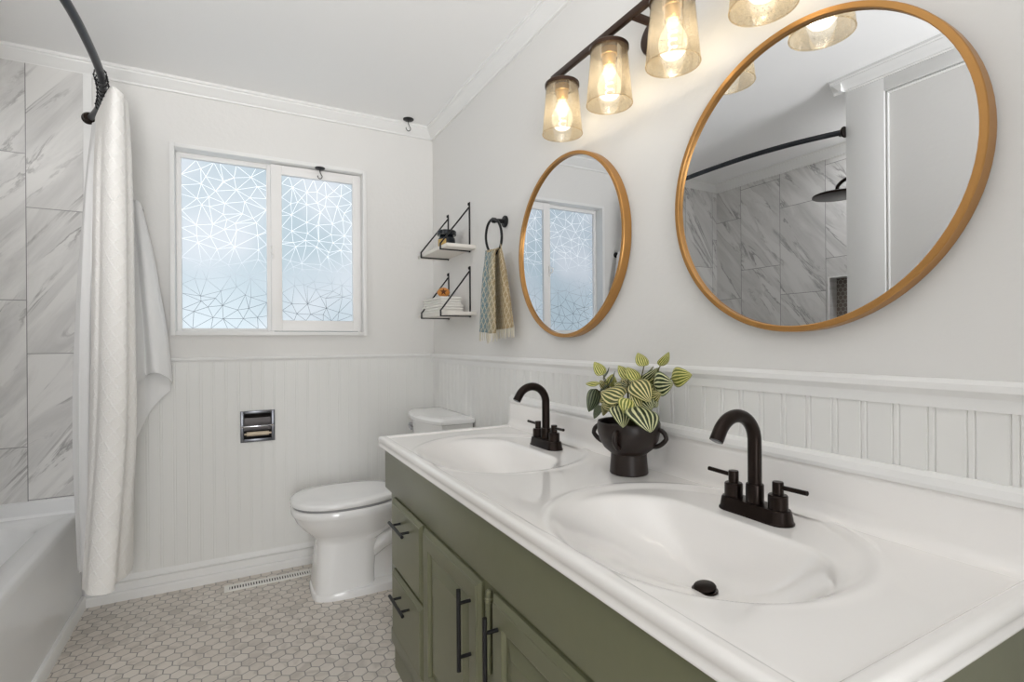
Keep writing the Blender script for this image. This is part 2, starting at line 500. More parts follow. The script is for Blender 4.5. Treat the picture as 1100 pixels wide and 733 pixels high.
def glass_shade():
    m = bpy.data.materials.new('seeded_glass'); m.use_nodes = True
    t = m.node_tree; t.nodes.clear()
    o = N(t, 'OutputMaterial')
    tr = N(t, 'BsdfTransparent'); tr.inputs[0].default_value = (1.0, 0.962, 0.885, 1)
    gl = N(t, 'BsdfGlossy'); gl.inputs['Roughness'].default_value = 0.08; gl.inputs[0].default_value = (1, 0.95, 0.86, 1)
    df = N(t, 'BsdfTranslucent'); df.inputs[0].default_value = (1, 0.91, 0.75, 1)
    lw = N(t, 'LayerWeight'); lw.inputs[0].default_value = 0.35
    tc = N(t, 'TexCoord')
    vo = N(t, 'TexVoronoi'); vo.inputs['Scale'].default_value = 130
    t.links.new(tc.outputs['Object'], vo.inputs['Vector'])
    bub = N(t, 'MapRange'); bub.inputs[1].default_value = 0.12; bub.inputs[2].default_value = 0.28; bub.inputs[3].default_value = 0.35; bub.inputs[4].default_value = 0.13
    t.links.new(vo.outputs['Distance'], bub.inputs[0])
    m1 = N(t, 'MixShader'); t.links.new(bub.outputs[0], m1.inputs[0]); t.links.new(tr.outputs[0], m1.inputs[1]); t.links.new(df.outputs[0], m1.inputs[2])
    m2 = N(t, 'MixShader')
    t.links.new(math_n(t, 'MULTIPLY', lw.outputs['Fresnel'], 0.6), m2.inputs[0]); t.links.new(m1.outputs[0], m2.inputs[1]); t.links.new(gl.outputs[0], m2.inputs[2])
    t.links.new(m2.outputs[0], o.inputs[0])
    return m
M_SHADE = glass_shade()

def glow(name, col, strength, trans=0.0):
    m = bpy.data.materials.new(name); m.use_nodes = True
    t = m.node_tree; t.nodes.clear()
    o = N(t, 'OutputMaterial'); e = N(t, 'Emission')
    e.inputs[0].default_value = col; e.inputs[1].default_value = strength
    if trans:
        tr = N(t, 'BsdfTransparent'); mx = N(t, 'MixShader'); mx.inputs[0].default_value = trans
        t.links.new(e.outputs[0], mx.inputs[1]); t.links.new(tr.outputs[0], mx.inputs[2]); t.links.new(mx.outputs[0], o.inputs[0])
    else: t.links.new(e.outputs[0], o.inputs[0])
    return m
M_BULB = glow('bulb_glass', (1, 0.88, 0.68, 1), 1.7, 0.45)
M_FIL = glow('bulb_filament', (1, 0.92, 0.76, 1), 14.0)

def frosted():
    """daylight diffused in the privacy film"""
    m = bpy.data.materials.new('frosted_film'); m.use_nodes = True
    t = m.node_tree; t.nodes.clear()
    o = N(t, 'OutputMaterial'); e = N(t, 'Emission'); g = N(t, 'NewGeometry')
    no = N(t, 'TexNoise'); no.inputs['Scale'].default_value = 2.6; no.inputs['Detail'].default_value = 1
    t.links.new(g.outputs['Position'], no.inputs['Vector'])
    mrn = N(t, 'MapRange'); mrn.inputs[1].default_value = 0.35; mrn.inputs[2].default_value = 0.65
    t.links.new(no.outputs['Fac'], mrn.inputs[0])
    t.links.new(mixc(t, mrn.outputs[0], lin((190, 209, 220)), lin((222, 231, 240))), e.inputs[0])
    e.inputs[1].default_value = 0.66
    gl = N(t, 'BsdfGlossy'); gl.inputs['Roughness'].default_value = 0.25; gl.inputs[0].default_value = (0.05, 0.05, 0.05, 1)
    ad = N(t, 'AddShader'); t.links.new(e.outputs[0], ad.inputs[0]); t.links.new(gl.outputs[0], ad.inputs[1])
    t.links.new(ad.outputs[0], o.inputs[0])
    return m
M_FROST = frosted()

def clear_line():
    m = bpy.data.materials.new('clear_film_lines'); m.use_nodes = True
    t = m.node_tree; t.nodes.clear()
    o = N(t, 'OutputMaterial'); tr = N(t, 'BsdfTransparent'); tr.inputs[0].default_value = (0.96, 0.97, 0.98, 1)
    t.links.new(tr.outputs[0], o.inputs[0])
    return m
M_CLEAR = clear_line()

# ================================================================== SETTING
bm = nb(); add_box(bm, XL - 0.1, XR + 0.1, YF - 0.1, YB + 0.14, -0.08, 0.0); struct('floor', bm, M_FLOOR)
bm = nb(); add_box(bm, XL - 0.1, XR + 0.1, YF - 0.1, YB + 0.14, ZC, ZC + 0.08); struct('ceiling', bm, M_CEIL)
bm = nb(); add_box(bm, XR, XR + 0.1, YF, YB + 0.14, 0, ZC); struct('wall_right', bm, M_WALL)

# back wall with the window opening
WX0, WX1, WZ0, WZ1 = -0.254, 0.668, 1.215, 2.136
ox0, ox1, oz0, oz1 = WX0 + 0.012, WX1 - 0.012, WZ0 + 0.012, WZ1 - 0.012
bm = nb()
add_box(bm, XL - 0.1, ox0, YB, YB + 0.14, 0, ZC)
add_box(bm, ox1, XR, YB, YB + 0.14, 0, ZC)
for q in ((ox0, 0.051, 0, oz0), (0.181, ox1, 0, oz0), (0.051, 0.181, 0, 0.687), (0.051, 0.181, 0.818, oz0)):
    add_box(bm, q[0], q[1], YB, YB + 0.14, q[2], q[3])
add_box(bm, ox0, ox1, YB, YB + 0.14, oz1, ZC)
struct('wall_back', bm, M_WALL)

# shower long wall with a niche
ny0, ny1, nz0, nz1 = 1.70, 2.035, 1.22, 1.585
bm = nb()
add_box(bm, XL - 0.1, XL, YP - 0.12, ny0, 0, ZC); add_box(bm, XL - 0.1, XL, ny1, YB, 0, ZC)
add_box(bm, XL - 0.1, XL, ny0, ny1, 0, nz0); add_box(bm, XL - 0.1, XL, ny0, ny1, nz1, ZC)
struct('wall_left', bm, M_TILE_L)
bm = nb(); add_box(bm, XL - 0.1, XL - 0.085, ny0, ny1, nz0, nz1); struct('trim_1', bm, M_NICHE)
# slim metal edge round the niche
bm = nb()
for a in ((ny0 - .008, ny0, nz0 - .008, nz1 + .008), (ny1, ny1 + .008, nz0 - .008, nz1 + .008), (ny0, ny1, nz0 - .008, nz0), (ny0, ny1, nz1, nz1 + .008)):
    add_box(bm, XL, XL + 0.004, *a)
struct('trim_2', bm, M_TRIM)
# tiled end of the shower on the back wall
bm = nb(); add_box(bm, XL, -0.578, YB - 0.012, YB, 0.40, 2.392); struct('wall_shower', bm, M_TILE_B)
bm = nb(); add_box(bm, -0.578, -0.545, YB - 0.014, YB, 0.10, 2.39, 0.003); struct('trim_3', bm, M_TRIM)

# partition between shower and doorway, with its casing boards
bm = nb(); add_box(bm, XL, XP, YP - 0.12, YP, 0, ZC); add_box(bm, XP - 0.1, XP, YF, YP - 0.12, 0, ZC); struct('wall_partition', bm, M_WALL)
bm = nb()
add_box(bm, XP, XP + 0.018, 1.278, YP, 0, 2.385, 0.002)
add_box(bm, XP, XP + 0.018, 0.20, 1.278, 2.32, 2.385, 0.002)
add_tube(bm, [(XP + 0.004, 1.268, 0.0), (XP + 0.004, 1.268, 2.31)], 0.0045, 8)
add_tube(bm, [(XP + 0.004, 0.2, 2.312), (XP + 0.004, 1.268, 2.312)], 0.006, 8)
struct('trim_4', bm, M_TRIM)
# wall behind the camera with the doorway
bm = nb()
add_box(bm, XP - 0.1, -0.48, YF - 0.1, YF, 0, ZC); add_box(bm, 0.38, XR, YF - 0.1, YF, 0, ZC); add_box(bm, -0.48, 0.38, YF - 0.1, YF, 2.06, ZC)
struct('wall_front', bm, M_WALL)

# crown moulding
CR = [(0, 2.383), (0.011, 2.383), (0.013, 2.391), (0.017, 2.394), (0.026, 2.404), (0.038, 2.418), (0.044, 2.424), (0.046, 2.430), (0.052, 2.433), (0.052, ZC), (0, ZC)]
bm = nb(); add_prism(bm, [(YB - d, z) for d, z in CR], 'X', XL, XR); struct('trim_5', bm, M_TRIM, angle=12)
bm = nb(); add_prism(bm, [(XR - d, z) for d, z in CR], 'Y', YF, YB); struct('trim_6', bm, M_TRIM, angle=12)
bm = nb(); add_prism(bm, [(XL + d, z) for d, z in CR], 'Y', YP, YB); struct('trim_7', bm, M_TRIM, angle=12)
bm = nb()
add_prism(bm, [(XP + 0.018 + d, z) for d, z in CR], 'Y', YF, YP + 0.05)
add_prism(bm, [(YP + d, z) for d, z in CR], 'X', XL, XP + 0.06)
struct('trim_8', bm, M_TRIM, angle=12)

# beadboard wainscot: closed profile with pairs of grooves
def bead_profile(a0, a1, first, period, front, back, dp=0.0030):
    """closed outline (along, depth): front line with groove pairs, then the back corners"""
    pts = [(a0, front)]
    k = first
    g = 0.0022
    while k < a1 - 0.015:
        for o in (0.0, 0.0105):
            if k + o - g > pts[-1][0] + 1e-4:
                pts += [(k + o - g, front), (k + o, front + (back - front) * (dp / 0.009)), (k + o + g, front)]
        k += period
    pts += [(a1, front), (a1, back), (a0, back)]
    return pts
HX0, HX1, HZ0, HZ1 = 0.051, 0.181, 0.687, 0.818          # hole for the recessed paper holder
bm = nb()
for a_, b_, z0, z1 in ((-0.545, HX0, 0.09, RAIL - 0.02), (HX1, XR - 0.009, 0.09, RAIL - 0.02), (HX0, HX1, 0.09, HZ0), (HX0, HX1, HZ1, RAIL - 0.02)):
    add_prism(bm, bead_profile(a_, b_, -0.52, 0.0543, YB - 0.009, YB, 0.0013), 'Z', z0, z1)
struct('trim_9', bm, M_WAINS, angle=20)
bm = nb(); add_prism(bm, [(d, a) for a, d in bead_profile(YF, YB - 0.009, 0.327 - 0.0543 * 23, 0.0543, XR - 0.009, XR)], 'Z', 0.05, RAIL - 0.02); struct('trim_10', bm, M_WAINS, angle=20)
# chair rail with a flat band under the cap
RL = [(0, RAIL - 0.050), (0.012, RAIL - 0.050), (0.013, RAIL - 0.030), (0.017, RAIL - 0.024), (0.023, RAIL - 0.018), (0.023, RAIL - 0.007), (0.018, RAIL), (0, RAIL)]
bm = nb(); add_prism(bm, [(XR - d, z) for d, z in RL], 'Y', YF, YB - 0.0); struct('trim_11', bm, M_TRIM, angle=12)
RB = [(0, RAIL - 0.024), (0.011, RAIL - 0.024), (0.013, RAIL - 0.018), (0.019, RAIL - 0.014), (0.021, RAIL - 0.008), (0.021, RAIL - 0.004), (0.017, RAIL), (0, RAIL)]
bm = nb(); add_prism(bm, [(YB - d, z) for d, z in RB], 'X', -0.545, XR); struct('trim_12', bm, M_TRIM, angle=12)
# rounded bead above the backsplash
bm = nb(); add_prism(bm, [(XR - 0.009 - d, z) for d, z in ((0, 0.918), (0.016, 0.918), (0.017, 0.926), (0.013, 0.938), (0.006, 0.945), (0, 0.946))], 'Y', 0.20, 1.957); struct('trim_13', bm, M_TRIM, angle=12)
# baseboards
BB = [(0, 0), (0.026, 0), (0.026, 0.036), (0.023, 0.042), (0.013, 0.0425), (0.012, 0.0465), (0.017, 0.048), (0.016, 0.078), (0.014, 0.081), (0.007, 0.082), (0.007, 0.0860), (0.019, 0.088), (0.019, 0.094), (0.013, 0.104), (0.009, 0.113), (0, 0.113)]
bm = nb(); add_prism(bm, [(YB - d, z) for d, z in BB], 'X', -0.583, XR); struct('baseboard_back', bm, M_TRIM, angle=12)
bm = nb(); add_prism(bm, [(XR - d, z) for d, z in BB], 'Y', 1.96, YB); struct('baseboard_right', bm, M_TRIM, angle=12)

# ------------------------------------------------------------------ window
win = bpy.data.objects.new('window_1', None); C.objects.link(win); win.location = (0.2, YB, WZ0)
win['kind'] = 'structure'; win['label'] = 'white sliding window with frosted triangle-pattern panes'
bm = nb()   # casing: slim picture frame standing proud of the wall and lining the opening
w_, pr = 0.020, 0.030
add_box(bm, WX0, WX0 + w_, YB - pr, YB + 0.09, WZ0, WZ1, 0.002)
add_box(bm, WX1 - w_, WX1, YB - pr, YB + 0.09, WZ0, WZ1, 0.002)
add_box(bm, WX0 + w_, WX1 - w_, YB - pr, YB + 0.09, WZ1 - w_, WZ1, 0.002)
add_box(bm, WX0 + w_, WX1 - w_, YB - pr, YB + 0.09, WZ0, WZ0 + w_, 0.002)
part('casing', bm, M_TRIM, win)

def ring_frame(bm, x0, x1, z0, z1, y0, y1, wl, wr, wb, wt, bev=0.002):
    add_box(bm, x0, x0 + wl, y0, y1, z0, z1, bev)
    add_box(bm, x1 - wr, x1, y0, y1, z0, z1, bev)
    add_box(bm, x0 + wl, x1 - wr, y0, y1, z0, z0 + wb, bev)
    add_box(bm, x0 + wl, x1 - wr, y0, y1, z1 - wt, z1, bev)

def pane(bm, x0, x1, z0, z1, y, th=0.004, seed=1):
    """glass with film: triangular frosted facets, clear lines between"""
    rnd = random.Random(seed)
    pts = []
    W_, H_ = x1 - x0, z1 - z0
    nx, nz = 6, 14
    for i in range(nx + 1):
        for j in range(nz + 1):
            u, v = i / nx, j / nz
            if 0 < i < nx: u += rnd.uniform(-0.40, 0.40) / nx
            if 0 < j < nz: v += rnd.uniform(-0.48, 0.48) / nz
            if i in (0, nx) and 0 < j < nz: v += 0
            pts.append(Vector((x0 + u * W_, z0 + v * H_)))
    vo, ed, fa, _, _, _ = delaunay_2d_cdt(pts, [], [], 0, 1e-5)
    vs = [bm.verts.new((p.x, y, p.y)) for p in vo]
    fs = [bm.faces.new([vs[i] for i in f]) for f in fa if len(f) >= 3]
    bm.normal_update()
    r = bmesh.ops.inset_individual(bm, faces=fs, thickness=0.00088, depth=0.0, use_even_offset=True)
    for f in r['faces']: f.material_index = 1
    # edges of the glass give it its thickness
    for a, b, c, d in ((x0, z0, x1, z0), (x1, z0, x1, z1), (x1, z1, x0, z1), (x0, z1, x0, z0)):
        q = [bm.verts.new(k) for k in ((a, y, b), (c, y, d), (c, y + th, d), (a, y + th, b))]
        f = bm.faces.new(q); f.material_index = 1
ix0, ix1, iz0, iz1 = WX0 + w_, WX1 - w_, WZ0 + w_, WZ1 - w_
# fixed sash on the left (further out)
s1 = nb(); ring_frame(s1, ix0, 0.199, iz0, iz1, YB + 0.045, YB + 0.075, 0.022, 0.032, 0.016, 0.024)
sash = part('sash', s1, M_VINYL, win)
g1 = nb(); pane(g1, ix0 + 0.022, 0.167, iz0 + 0.016, iz1 - 0.024, YB + 0.060, seed=4); part('pane', g1, [M_FROST, M_CLEAR], sash, recalc=False, label='frosted pane with fine triangle lines, left sash')
# sliding sash on the right (nearer)
s2 = nb(); ring_frame(s2, 0.185, ix1 - 0.012, iz0 + 0.004, iz1 - 0.006, YB + 0.006, YB + 0.040, 0.052, 0.036, 0.056, 0.048)
add_box(s2, ix1 - 0.012, ix1, YB + 0.03, YB + 0.06, iz0, iz1)
sash2 = part('sash', s2, M_VINYL, win)
g2 = nb(); pane(g2, 0.237, ix1 - 0.048, iz0 + 0.060, iz1 - 0.054, YB + 0.024, seed=9); part('pane', g2, [M_FROST, M_CLEAR], sash2, recalc=False, label='frosted pane with fine triangle lines, right sash')
bm = nb()
add_box(bm, 0.188, 0.199, YB - 0.003, YB + 0.008, 1.615, 1.685, 0.003)
add_tube(bm, [(0.193, YB - 0.003, 1.635), (0.182, YB - 0.016, 1.642), (0.180, YB - 0.018, 1.665), (0.186, YB - 0.006, 1.673)], 0.004, 8)
part('latch', bm, M_VINYL, sash2)

# ================================================================== BATHTUB
tub = thing('bathtub', 'white bathtub with a flat apron beside the marble shower wall', 'bathtub', (-1.0, 2.2, 0))
TX = -0.583
bm = nb()
def rrect(x0, x1, y0, y1, r, z, n=6):
    o = []
    for cx, cy, a0 in ((x1 - r, y1 - r, 0), (x0 + r, y1 - r, pi / 2), (x0 + r, y0 + r, pi), (x1 - r, y0 + r, 1.5 * pi)):
        for k in range(n + 1):
            a = a0 + pi / 2 * k / n
            o.append(Vector((cx + r * cos(a), cy + r * sin(a), z)))
    return o
x0, x1, y0, y1 = XL + 0.004, TX - 0.018, YP + 0.004, YB - 0.014
loft(bm, [rrect(x0, TX - 0.008, y0, y1, 0.004, 0.0), rrect(x0, x1 + 0.002, y0, y1, 0.004, 0.40), rrect(x0, x1, y0, y1, 0.012, 0.425),
          rrect(x0, x1 - 0.008, y0, y1, 0.016, 0.434), rrect(x0 + 0.01, x1 - 0.02, y0 + 0.01, y1 - 0.01, 0.02, 0.435),
          rrect(x0 + 0.055, x1 - 0.085, y0 + 0.07, y1 - 0.07, 0.13, 0.432), rrect(x0 + 0.065, x1 - 0.097, y0 + 0.085, y1 - 0.09, 0.13, 0.415),
          rrect(x0 + 0.09, x1 - 0.12, y0 + 0.12, y1 - 0.16, 0.13, 0.20), rrect(x0 + 0.13, x1 - 0.16, y0 + 0.18, y1 - 0.26, 0.12, 0.09),
          rrect(x0 + 0.18, x1 - 0.20, y0 + 0.24, y1 - 0.33, 0.10, 0.075)])
part('basin', bm, M_TUB, tub, angle=50)
bm = nb(); add_prism(bm, [(TX - 0.009, 0.0), (TX + 0.006, 0.0), (TX + 0.006, 0.048), (TX + 0.002, 0.054), (TX - 0.010, 0.056)], 'Y', YP + 0.004, YB - 0.022)
part('skirt_trim', bm, M_TRIM, tub)
bm = nb()   # raised flange the tile sits on
add_prism(bm, [(YB - 0.013, 0.43), (YB - 0.035, 0.432), (YB - 0.024, 0.445), (YB - 0.021, 0.498), (YB - 0.013, 0.503)], 'X', XL + 0.004, -0.60)
add_prism(bm, [(XL + 0.003, 0.43), (XL + 0.030, 0.432), (XL + 0.020, 0.445), (XL + 0.016, 0.498), (XL + 0.003, 0.503)], 'Y', YP + 0.004, YB - 0.02)
part('wall_flange', bm, M_TUB, tub)
bm = nb(); add_lathe(bm, [(0.026, 0.0), (0.026, -0.006), (0.020, -0.018), (0.010, -0.024), (0.001, -0.025)], (-0.882, YB - 0.0125, 1.010), 20, 'Y')
solo('wall_peg', bm, paint('white_plastic', (236, 236, 236), 0.4), 'white rounded knob on the marble shower wall at the left edge of the photo', 'knob', (-0.882, YB - 0.0125, 1.010))

# ================================================================== SHOWER HEAD (seen in the big mirror)
sh = thing('rain_shower', 'dark bronze flat rain shower head on a wall arm, reflected in the large mirror', 'shower head', (-0.98, YP, 2.08))
bm = nb(); add_tube(bm, spline([(-0.98, YP + 0.001, 2.075), (-0.98, YP + 0.10, 2.085), (-0.98, YP + 0.22, 2.085), (-0.98, YP + 0.27, 2.06), (-0.98, YP + 0.28, 2.03)]), 0.010, 12); part('arm', bm, M_BRONZE, sh)
bm = nb(); add_lathe(bm, [(0.03, 0.0), (0.03, 0.006), (0.012, 0.012)], (-0.98, YP + 0.0005, 2.075), 24, 'Y'); part('escutcheon', bm, M_BRONZE, sh)
bm = nb(); add_lathe(bm, [(0.012, 2.035), (0.02, 2.022), (0.12, 2.010), (0.125, 2.006), (0.125, 1.998), (0.118, 1.996)], (-0.98, YP + 0.28, 0), 40); part('head_plate', bm, M_BRONZE, sh)

# ================================================================== CURTAIN ROD + CURTAIN
RZ = 2.19
cr = thing('curtain_rod', 'dark curved shower curtain rod bowing out from the back wall', 'curtain rod', (-0.55, YB, RZ))
yc = (YB + YP) / 2
rod_pts = []
for i in range(41):
    t = i / 40; y = YP + 0.006 + (YB - YP - 0.022) * t
    s_ = abs(2 * t - 1)
    rod_pts.append((-0.553 + 0.135 * (1 - s_ ** 2.6), y, RZ))
bm = nb(); add_tube(bm, rod_pts, 0.0135, 16); part('rod', bm, M_ROD, cr)
for y, sg in ((YB - 0.0125, -1), (YP + 0.0005, 1)):
    bm = nb(); add_lathe(bm, [(0.027, 0), (0.027, sg * 0.006), (0.020, sg * 0.012), (0.016, sg * 0.026)], (-0.556, y, RZ), 28, 'Y'); part('flange', bm, M_BRONZE, cr)

def rod_at(y):
    t = (y - YP - 0.006) / (YB - YP - 0.022)
    return -0.553 + 0.135 * (1 - abs(2 * t - 1) ** 2.6)

sc = thing('shower_curtain', 'white quilted shower curtain gathered at the far end of its rod', 'shower curtain', (-0.46, 2.6, 0.2))
def cloth(bm, cols, n_u, rows, thick=0.003, uvs=1.0, wig=None):
    """cols: list of guide curves (each a list of (x,y,z), same rows); rows resampled"""
    G = [spline(c, rows) for c in cols]
    m_ = len(G[0])
    grid = []
    for j in range(m_):
        line = spline([g[j] for g in G], n_u)
        if wig: line = [wig(p, i / (len(line) - 1), j / (m_ - 1)) for i, p in enumerate(line)]
        grid.append(line)
    uvl = bm.loops.layers.uv.verify()
    vs = [[bm.verts.new(p) for p in l] for l in grid]
    ul = [[0.0] for _ in grid]
    for j, l in enumerate(grid):
        for i in range(1, len(l)): ul[j].append(ul[j][-1] + (l[i] - l[i - 1]).length)
    vl = [0.0]
    mid = len(grid[0]) // 2
    for j in range(1, m_): vl.append(vl[-1] + (grid[j][mid] - grid[j - 1][mid]).length)
    fr = []
    for j in range(m_ - 1):
        for i in range(len(grid[0]) - 1):
            f = bm.faces.new((vs[j][i], vs[j][i + 1], vs[j + 1][i + 1], vs[j + 1][i]))
            for lo, (jj, ii) in zip(f.loops, ((j, i), (j, i + 1), (j + 1, i + 1), (j + 1, i))):
                lo[uvl].uv = (ul[jj][ii] * uvs, vl[jj] * uvs)
            fr.append(f)
    if thick:
        bm.normal_update()
        bmesh.ops.solidify(bm, geom=fr, thickness=thick)
    return grid
# quilted panel: plan of the hanging folds, from the tub side round to the back
def ripple(a, k):
    return lambda p, u, v: p + Vector((sin(u * k + v * 1.5) * a, cos(u * k * 0.8) * a, 0)) * min(1, v * 3)
bm = nb()
cols = [
    [(-0.505, 2.80, 2.150), (-0.500, 2.72, 1.85), (-0.500, 2.68, 1.30), (-0.508, 2.67, 0.80), (-0.520, 2.64, 0.24)],
    [(-0.462, 2.66, 2.155), (-0.468, 2.60, 1.85), (-0.474, 2.585, 1.30), (-0.484, 2.58, 0.80), (-0.509, 2.54, 0.24)],
    [(-0.438, 2.58, 2.157), (-0.444, 2.565, 1.85), (-0.452, 2.56, 1.30), (-0.462, 2.545, 0.80), (-0.494, 2.505, 0.24)],
    [(-0.408, 2.49, 2.158), (-0.422, 2.475, 1.85), (-0.430, 2.47, 1.30), (-0.442, 2.46, 0.80), (-0.474, 2.455, 0.24)],
    [(-0.385, 2.44, 2.150), (-0.388, 2.43, 1.85), (-0.392, 2.43, 1.30), (-0.400, 2.43, 0.80), (-0.432, 2.43, 0.24)],
    [(-0.362, 2.455, 2.135), (-0.356, 2.45, 1.85), (-0.353, 2.44, 1.30), (-0.362, 2.45, 0.80), (-0.400, 2.45, 0.24)],
    [(-0.366, 2.50, 2.14), (-0.366, 2.50, 1.85), (-0.366, 2.50, 1.30), (-0.374, 2.51, 0.80), (-0.408, 2.51, 0.24)],
    [(-0.358, 2.54, 2.140), (-0.347, 2.54, 1.85), (-0.342, 2.54, 1.30), (-0.344, 2.56, 0.80), (-0.382, 2.57, 0.24)],
    [(-0.372, 2.62, 2.140), (-0.362, 2.62, 1.85), (-0.360, 2.62, 1.30), (-0.358, 2.63, 0.80), (-0.372, 2.64, 0.24)],
    [(-0.395, 2.70, 2.140), (-0.385, 2.70, 1.85), (-0.385, 2.70, 1.30), (-0.380, 2.71, 0.80), (-0.380, 2.72, 0.24)],
    [(-0.445, 2.74, 2.140), (-0.440, 2.75, 1.85), (-0.440, 2.75, 1.30), (-0.435, 2.76, 0.80), (-0.43, 2.77, 0.24)],
]
cloth(bm, cols, 7, 26, 0.003)
part('quilted_panel', bm, M_CURT, sc, angle=60)
bm = nb()
cols = [
    [(-0.540, 2.905, 2.14), (-0.546, 2.86, 1.85), (-0.562, 2.80, 1.30), (-0.568, 2.76, 0.80), (-0.552, 2.72, 0.47)],
    [(-0.524, 2.86, 2.145), (-0.538, 2.79, 1.85), (-0.560, 2.73, 1.30), (-0.568, 2.71, 0.80), (-0.548, 2.68, 0.47)],
    [(-0.500, 2.79, 2.14), (-0.520, 2.72, 1.85), (-0.538, 2.69, 1.30), (-0.542, 2.68, 0.80), (-0.538, 2.66, 0.47)],
    [(-0.480, 2.73, 2.14), (-0.497, 2.70, 1.85), (-0.514, 2.69, 1.30), (-0.520, 2.69, 0.80), (-0.52, 2.67, 0.47)],
    [(-0.43, 2.71, 2.14), (-0.460, 2.71, 1.85), (-0.475, 2.71, 1.30), (-0.480, 2.72, 0.80), (-0.49, 2.71, 0.47)],
]
cols = [[(x, y, z) for x, y, z in c[:-1]] + [(c[-1][0], c[-1][1], 0.26)] for c in cols]
cloth(bm, cols, 7, 26, 0.0015, wig=lambda p, u, v: p + Vector((0.003 * sin(u * 20), 0.003 * cos(u * 20), 0)))
part('liner', bm, M_LINER, sc, angle=60, label='smooth grey-white liner behind the quilted panel')
for k in range(8):    # roller rings on the rod
    y = 2.43 + k * 0.042
    x = rod_at(y)
    bm = nb()
    tilt = 0.5 * sin(k * 2.1)
    loop = [(x + 0.0195 * cos(a), y + 0.008 * sin(a) * tilt, RZ - 0.010 + 0.028 * sin(a)) for a in [2 * pi * q / 20 for q in range(20)]]
    add_tube(bm, loop, 0.0022, 6, closed=True)
    for q in range(0, 20, 2): bmesh.ops.create_icosphere(bm, subdivisions=1, radius=0.0042, matrix=Matrix.Translation(loop[q]))
    part('ring', bm, M_BLACK, sc)

# ================================================================== WALL HOOK + TOWEL
bm = nb()
add_lathe(bm, [(0.020, 0), (0.020, -0.005), (0.010, -0.010)], (-0.378, YB - 0.0005, 1.80), 24, 'Y')
add_tube(bm, spline([(-0.378, YB - 0.008, 1.80), (-0.378, YB - 0.035, 1.79), (-0.378, YB - 0.052, 1.805), (-0.378, YB - 0.056, 1.825)]), 0.006, 10)
solo('wall_hook', bm, M_BLACK, 'black towel hook on the back wall between the curtain and the window', 'hook', (-0.378, YB, 1.80))

bt = thing('bath_towel', 'white bath towel hanging from a hook behind the shower curtain', 'towel', (-0.37, YB - 0.06, 0.75))
bm = nb()
T = lambda x, y, z: (x, YB - y, z)
# front layer, folded in three pleats with a slanting hem
cols = [
    [T(-0.405, 0.050, 1.795), T(-0.425, 0.055, 1.60), T(-0.43, 0.06, 1.40), T(-0.43, 0.06, 1.20), T(-0.43, 0.06, 1.02)],
    [T(-0.396, 0.062, 1.815), T(-0.400, 0.085, 1.60), T(-0.395, 0.095, 1.40), T(-0.39, 0.10, 1.20), T(-0.39, 0.10, 1.00)],
    [T(-0.387, 0.050, 1.826), T(-0.375, 0.060, 1.60), T(-0.362, 0.065, 1.40), T(-0.35, 0.065, 1.20), T(-0.345, 0.06, 1.03)],
    [T(-0.377, 0.062, 1.832), T(-0.352, 0.095, 1.60), T(-0.335, 0.105, 1.40), T(-0.318, 0.115, 1.20), T(-0.305, 0.12, 1.045)],
    [T(-0.369, 0.060, 1.822), T(-0.330, 0.075, 1.60), T(-0.305, 0.080, 1.40), T(-0.278, 0.085, 1.20), T(-0.262, 0.085, 1.015)],
    [T(-0.362, 0.045, 1.800), T(-0.322, 0.05, 1.60), T(-0.293, 0.05, 1.40), T(-0.266, 0.05, 1.20), T(-0.250, 0.05, 0.985)],
]
cloth(bm, cols, 8, 16, 0.006); part('front_fold', bm, M_TOWEL, bt, angle=60)
bm = nb()
cols = [
    [T(-0.410, 0.028, 1.79), T(-0.435, 0.035, 1.50), T(-0.44, 0.04, 1.20), T(-0.435, 0.04, 0.95), T(-0.43, 0.04, 0.735)],
    [T(-0.395, 0.032, 1.80), T(-0.405, 0.055, 1.50), T(-0.405, 0.07, 1.20), T(-0.405, 0.07, 0.95), T(-0.398, 0.07, 0.725)],
    [T(-0.380, 0.028, 1.805), T(-0.365, 0.032, 1.50), T(-0.355, 0.032, 1.20), T(-0.35, 0.035, 0.95), T(-0.352, 0.035, 0.83)],
    [T(-0.372, 0.030, 1.80), T(-0.335, 0.035, 1.50), T(-0.305, 0.036, 1.20), T(-0.295, 0.04, 1.00), T(-0.295, 0.04, 0.915)],
    [T(-0.366, 0.026, 1.79), T(-0.322, 0.028, 1.50), T(-0.280, 0.028, 1.20), T(-0.262, 0.03, 1.03), T(-0.256, 0.03, 0.955)],
]
cloth(bm, cols, 8, 16, 0.006); part('back_fold', bm, M_TOWEL, bt, angle=60)

# ================================================================== RECESSED PAPER HOLDER
tp = thing('paper_holder', 'small aged chrome recessed toilet paper holder, empty, in the beadboard', 'paper holder', (0.116, YB, 0.752))
px0, px1, pz0, pz1 = 0.037, 0.195, 0.673, 0.832
fy = YB - 0.010
bm = nb()
ring_frame(bm, px0, px1, pz0, pz1, fy - 0.006, fy + 0.0012, 0.016, 0.016, 0.016, 0.016, 0.0015)
part('face_plate', bm, M_BRUSH, tp)
bm = nb()   # hollow box, open to the room
b0, b1, c0, c1 = px0 + 0.016, px1 - 0.016, pz0 + 0.016, pz1 - 0.016
yb_ = YB + 0.050
add_prism(bm, [(fy, HZ0 + .0005), (fy, HZ0 + .002), (yb_ - .03, HZ0 + .006), (yb_ - .004, HZ0 + .035), (yb_ - .002, HZ1 - .03), (yb_ - .02, HZ1 - .005), (fy, HZ1 - .002), (fy, HZ1 - .0005), (yb_, HZ1 - .0005), (yb_, HZ0 + .0005)], 'X', b0, b1)
add_box(bm, HX0 + .0003, b0, fy, yb_, HZ0 + .0005, HZ1 - .0005); add_box(bm, b1, HX1 - .0003, fy, yb_, HZ0 + .0005, HZ1 - .0005)
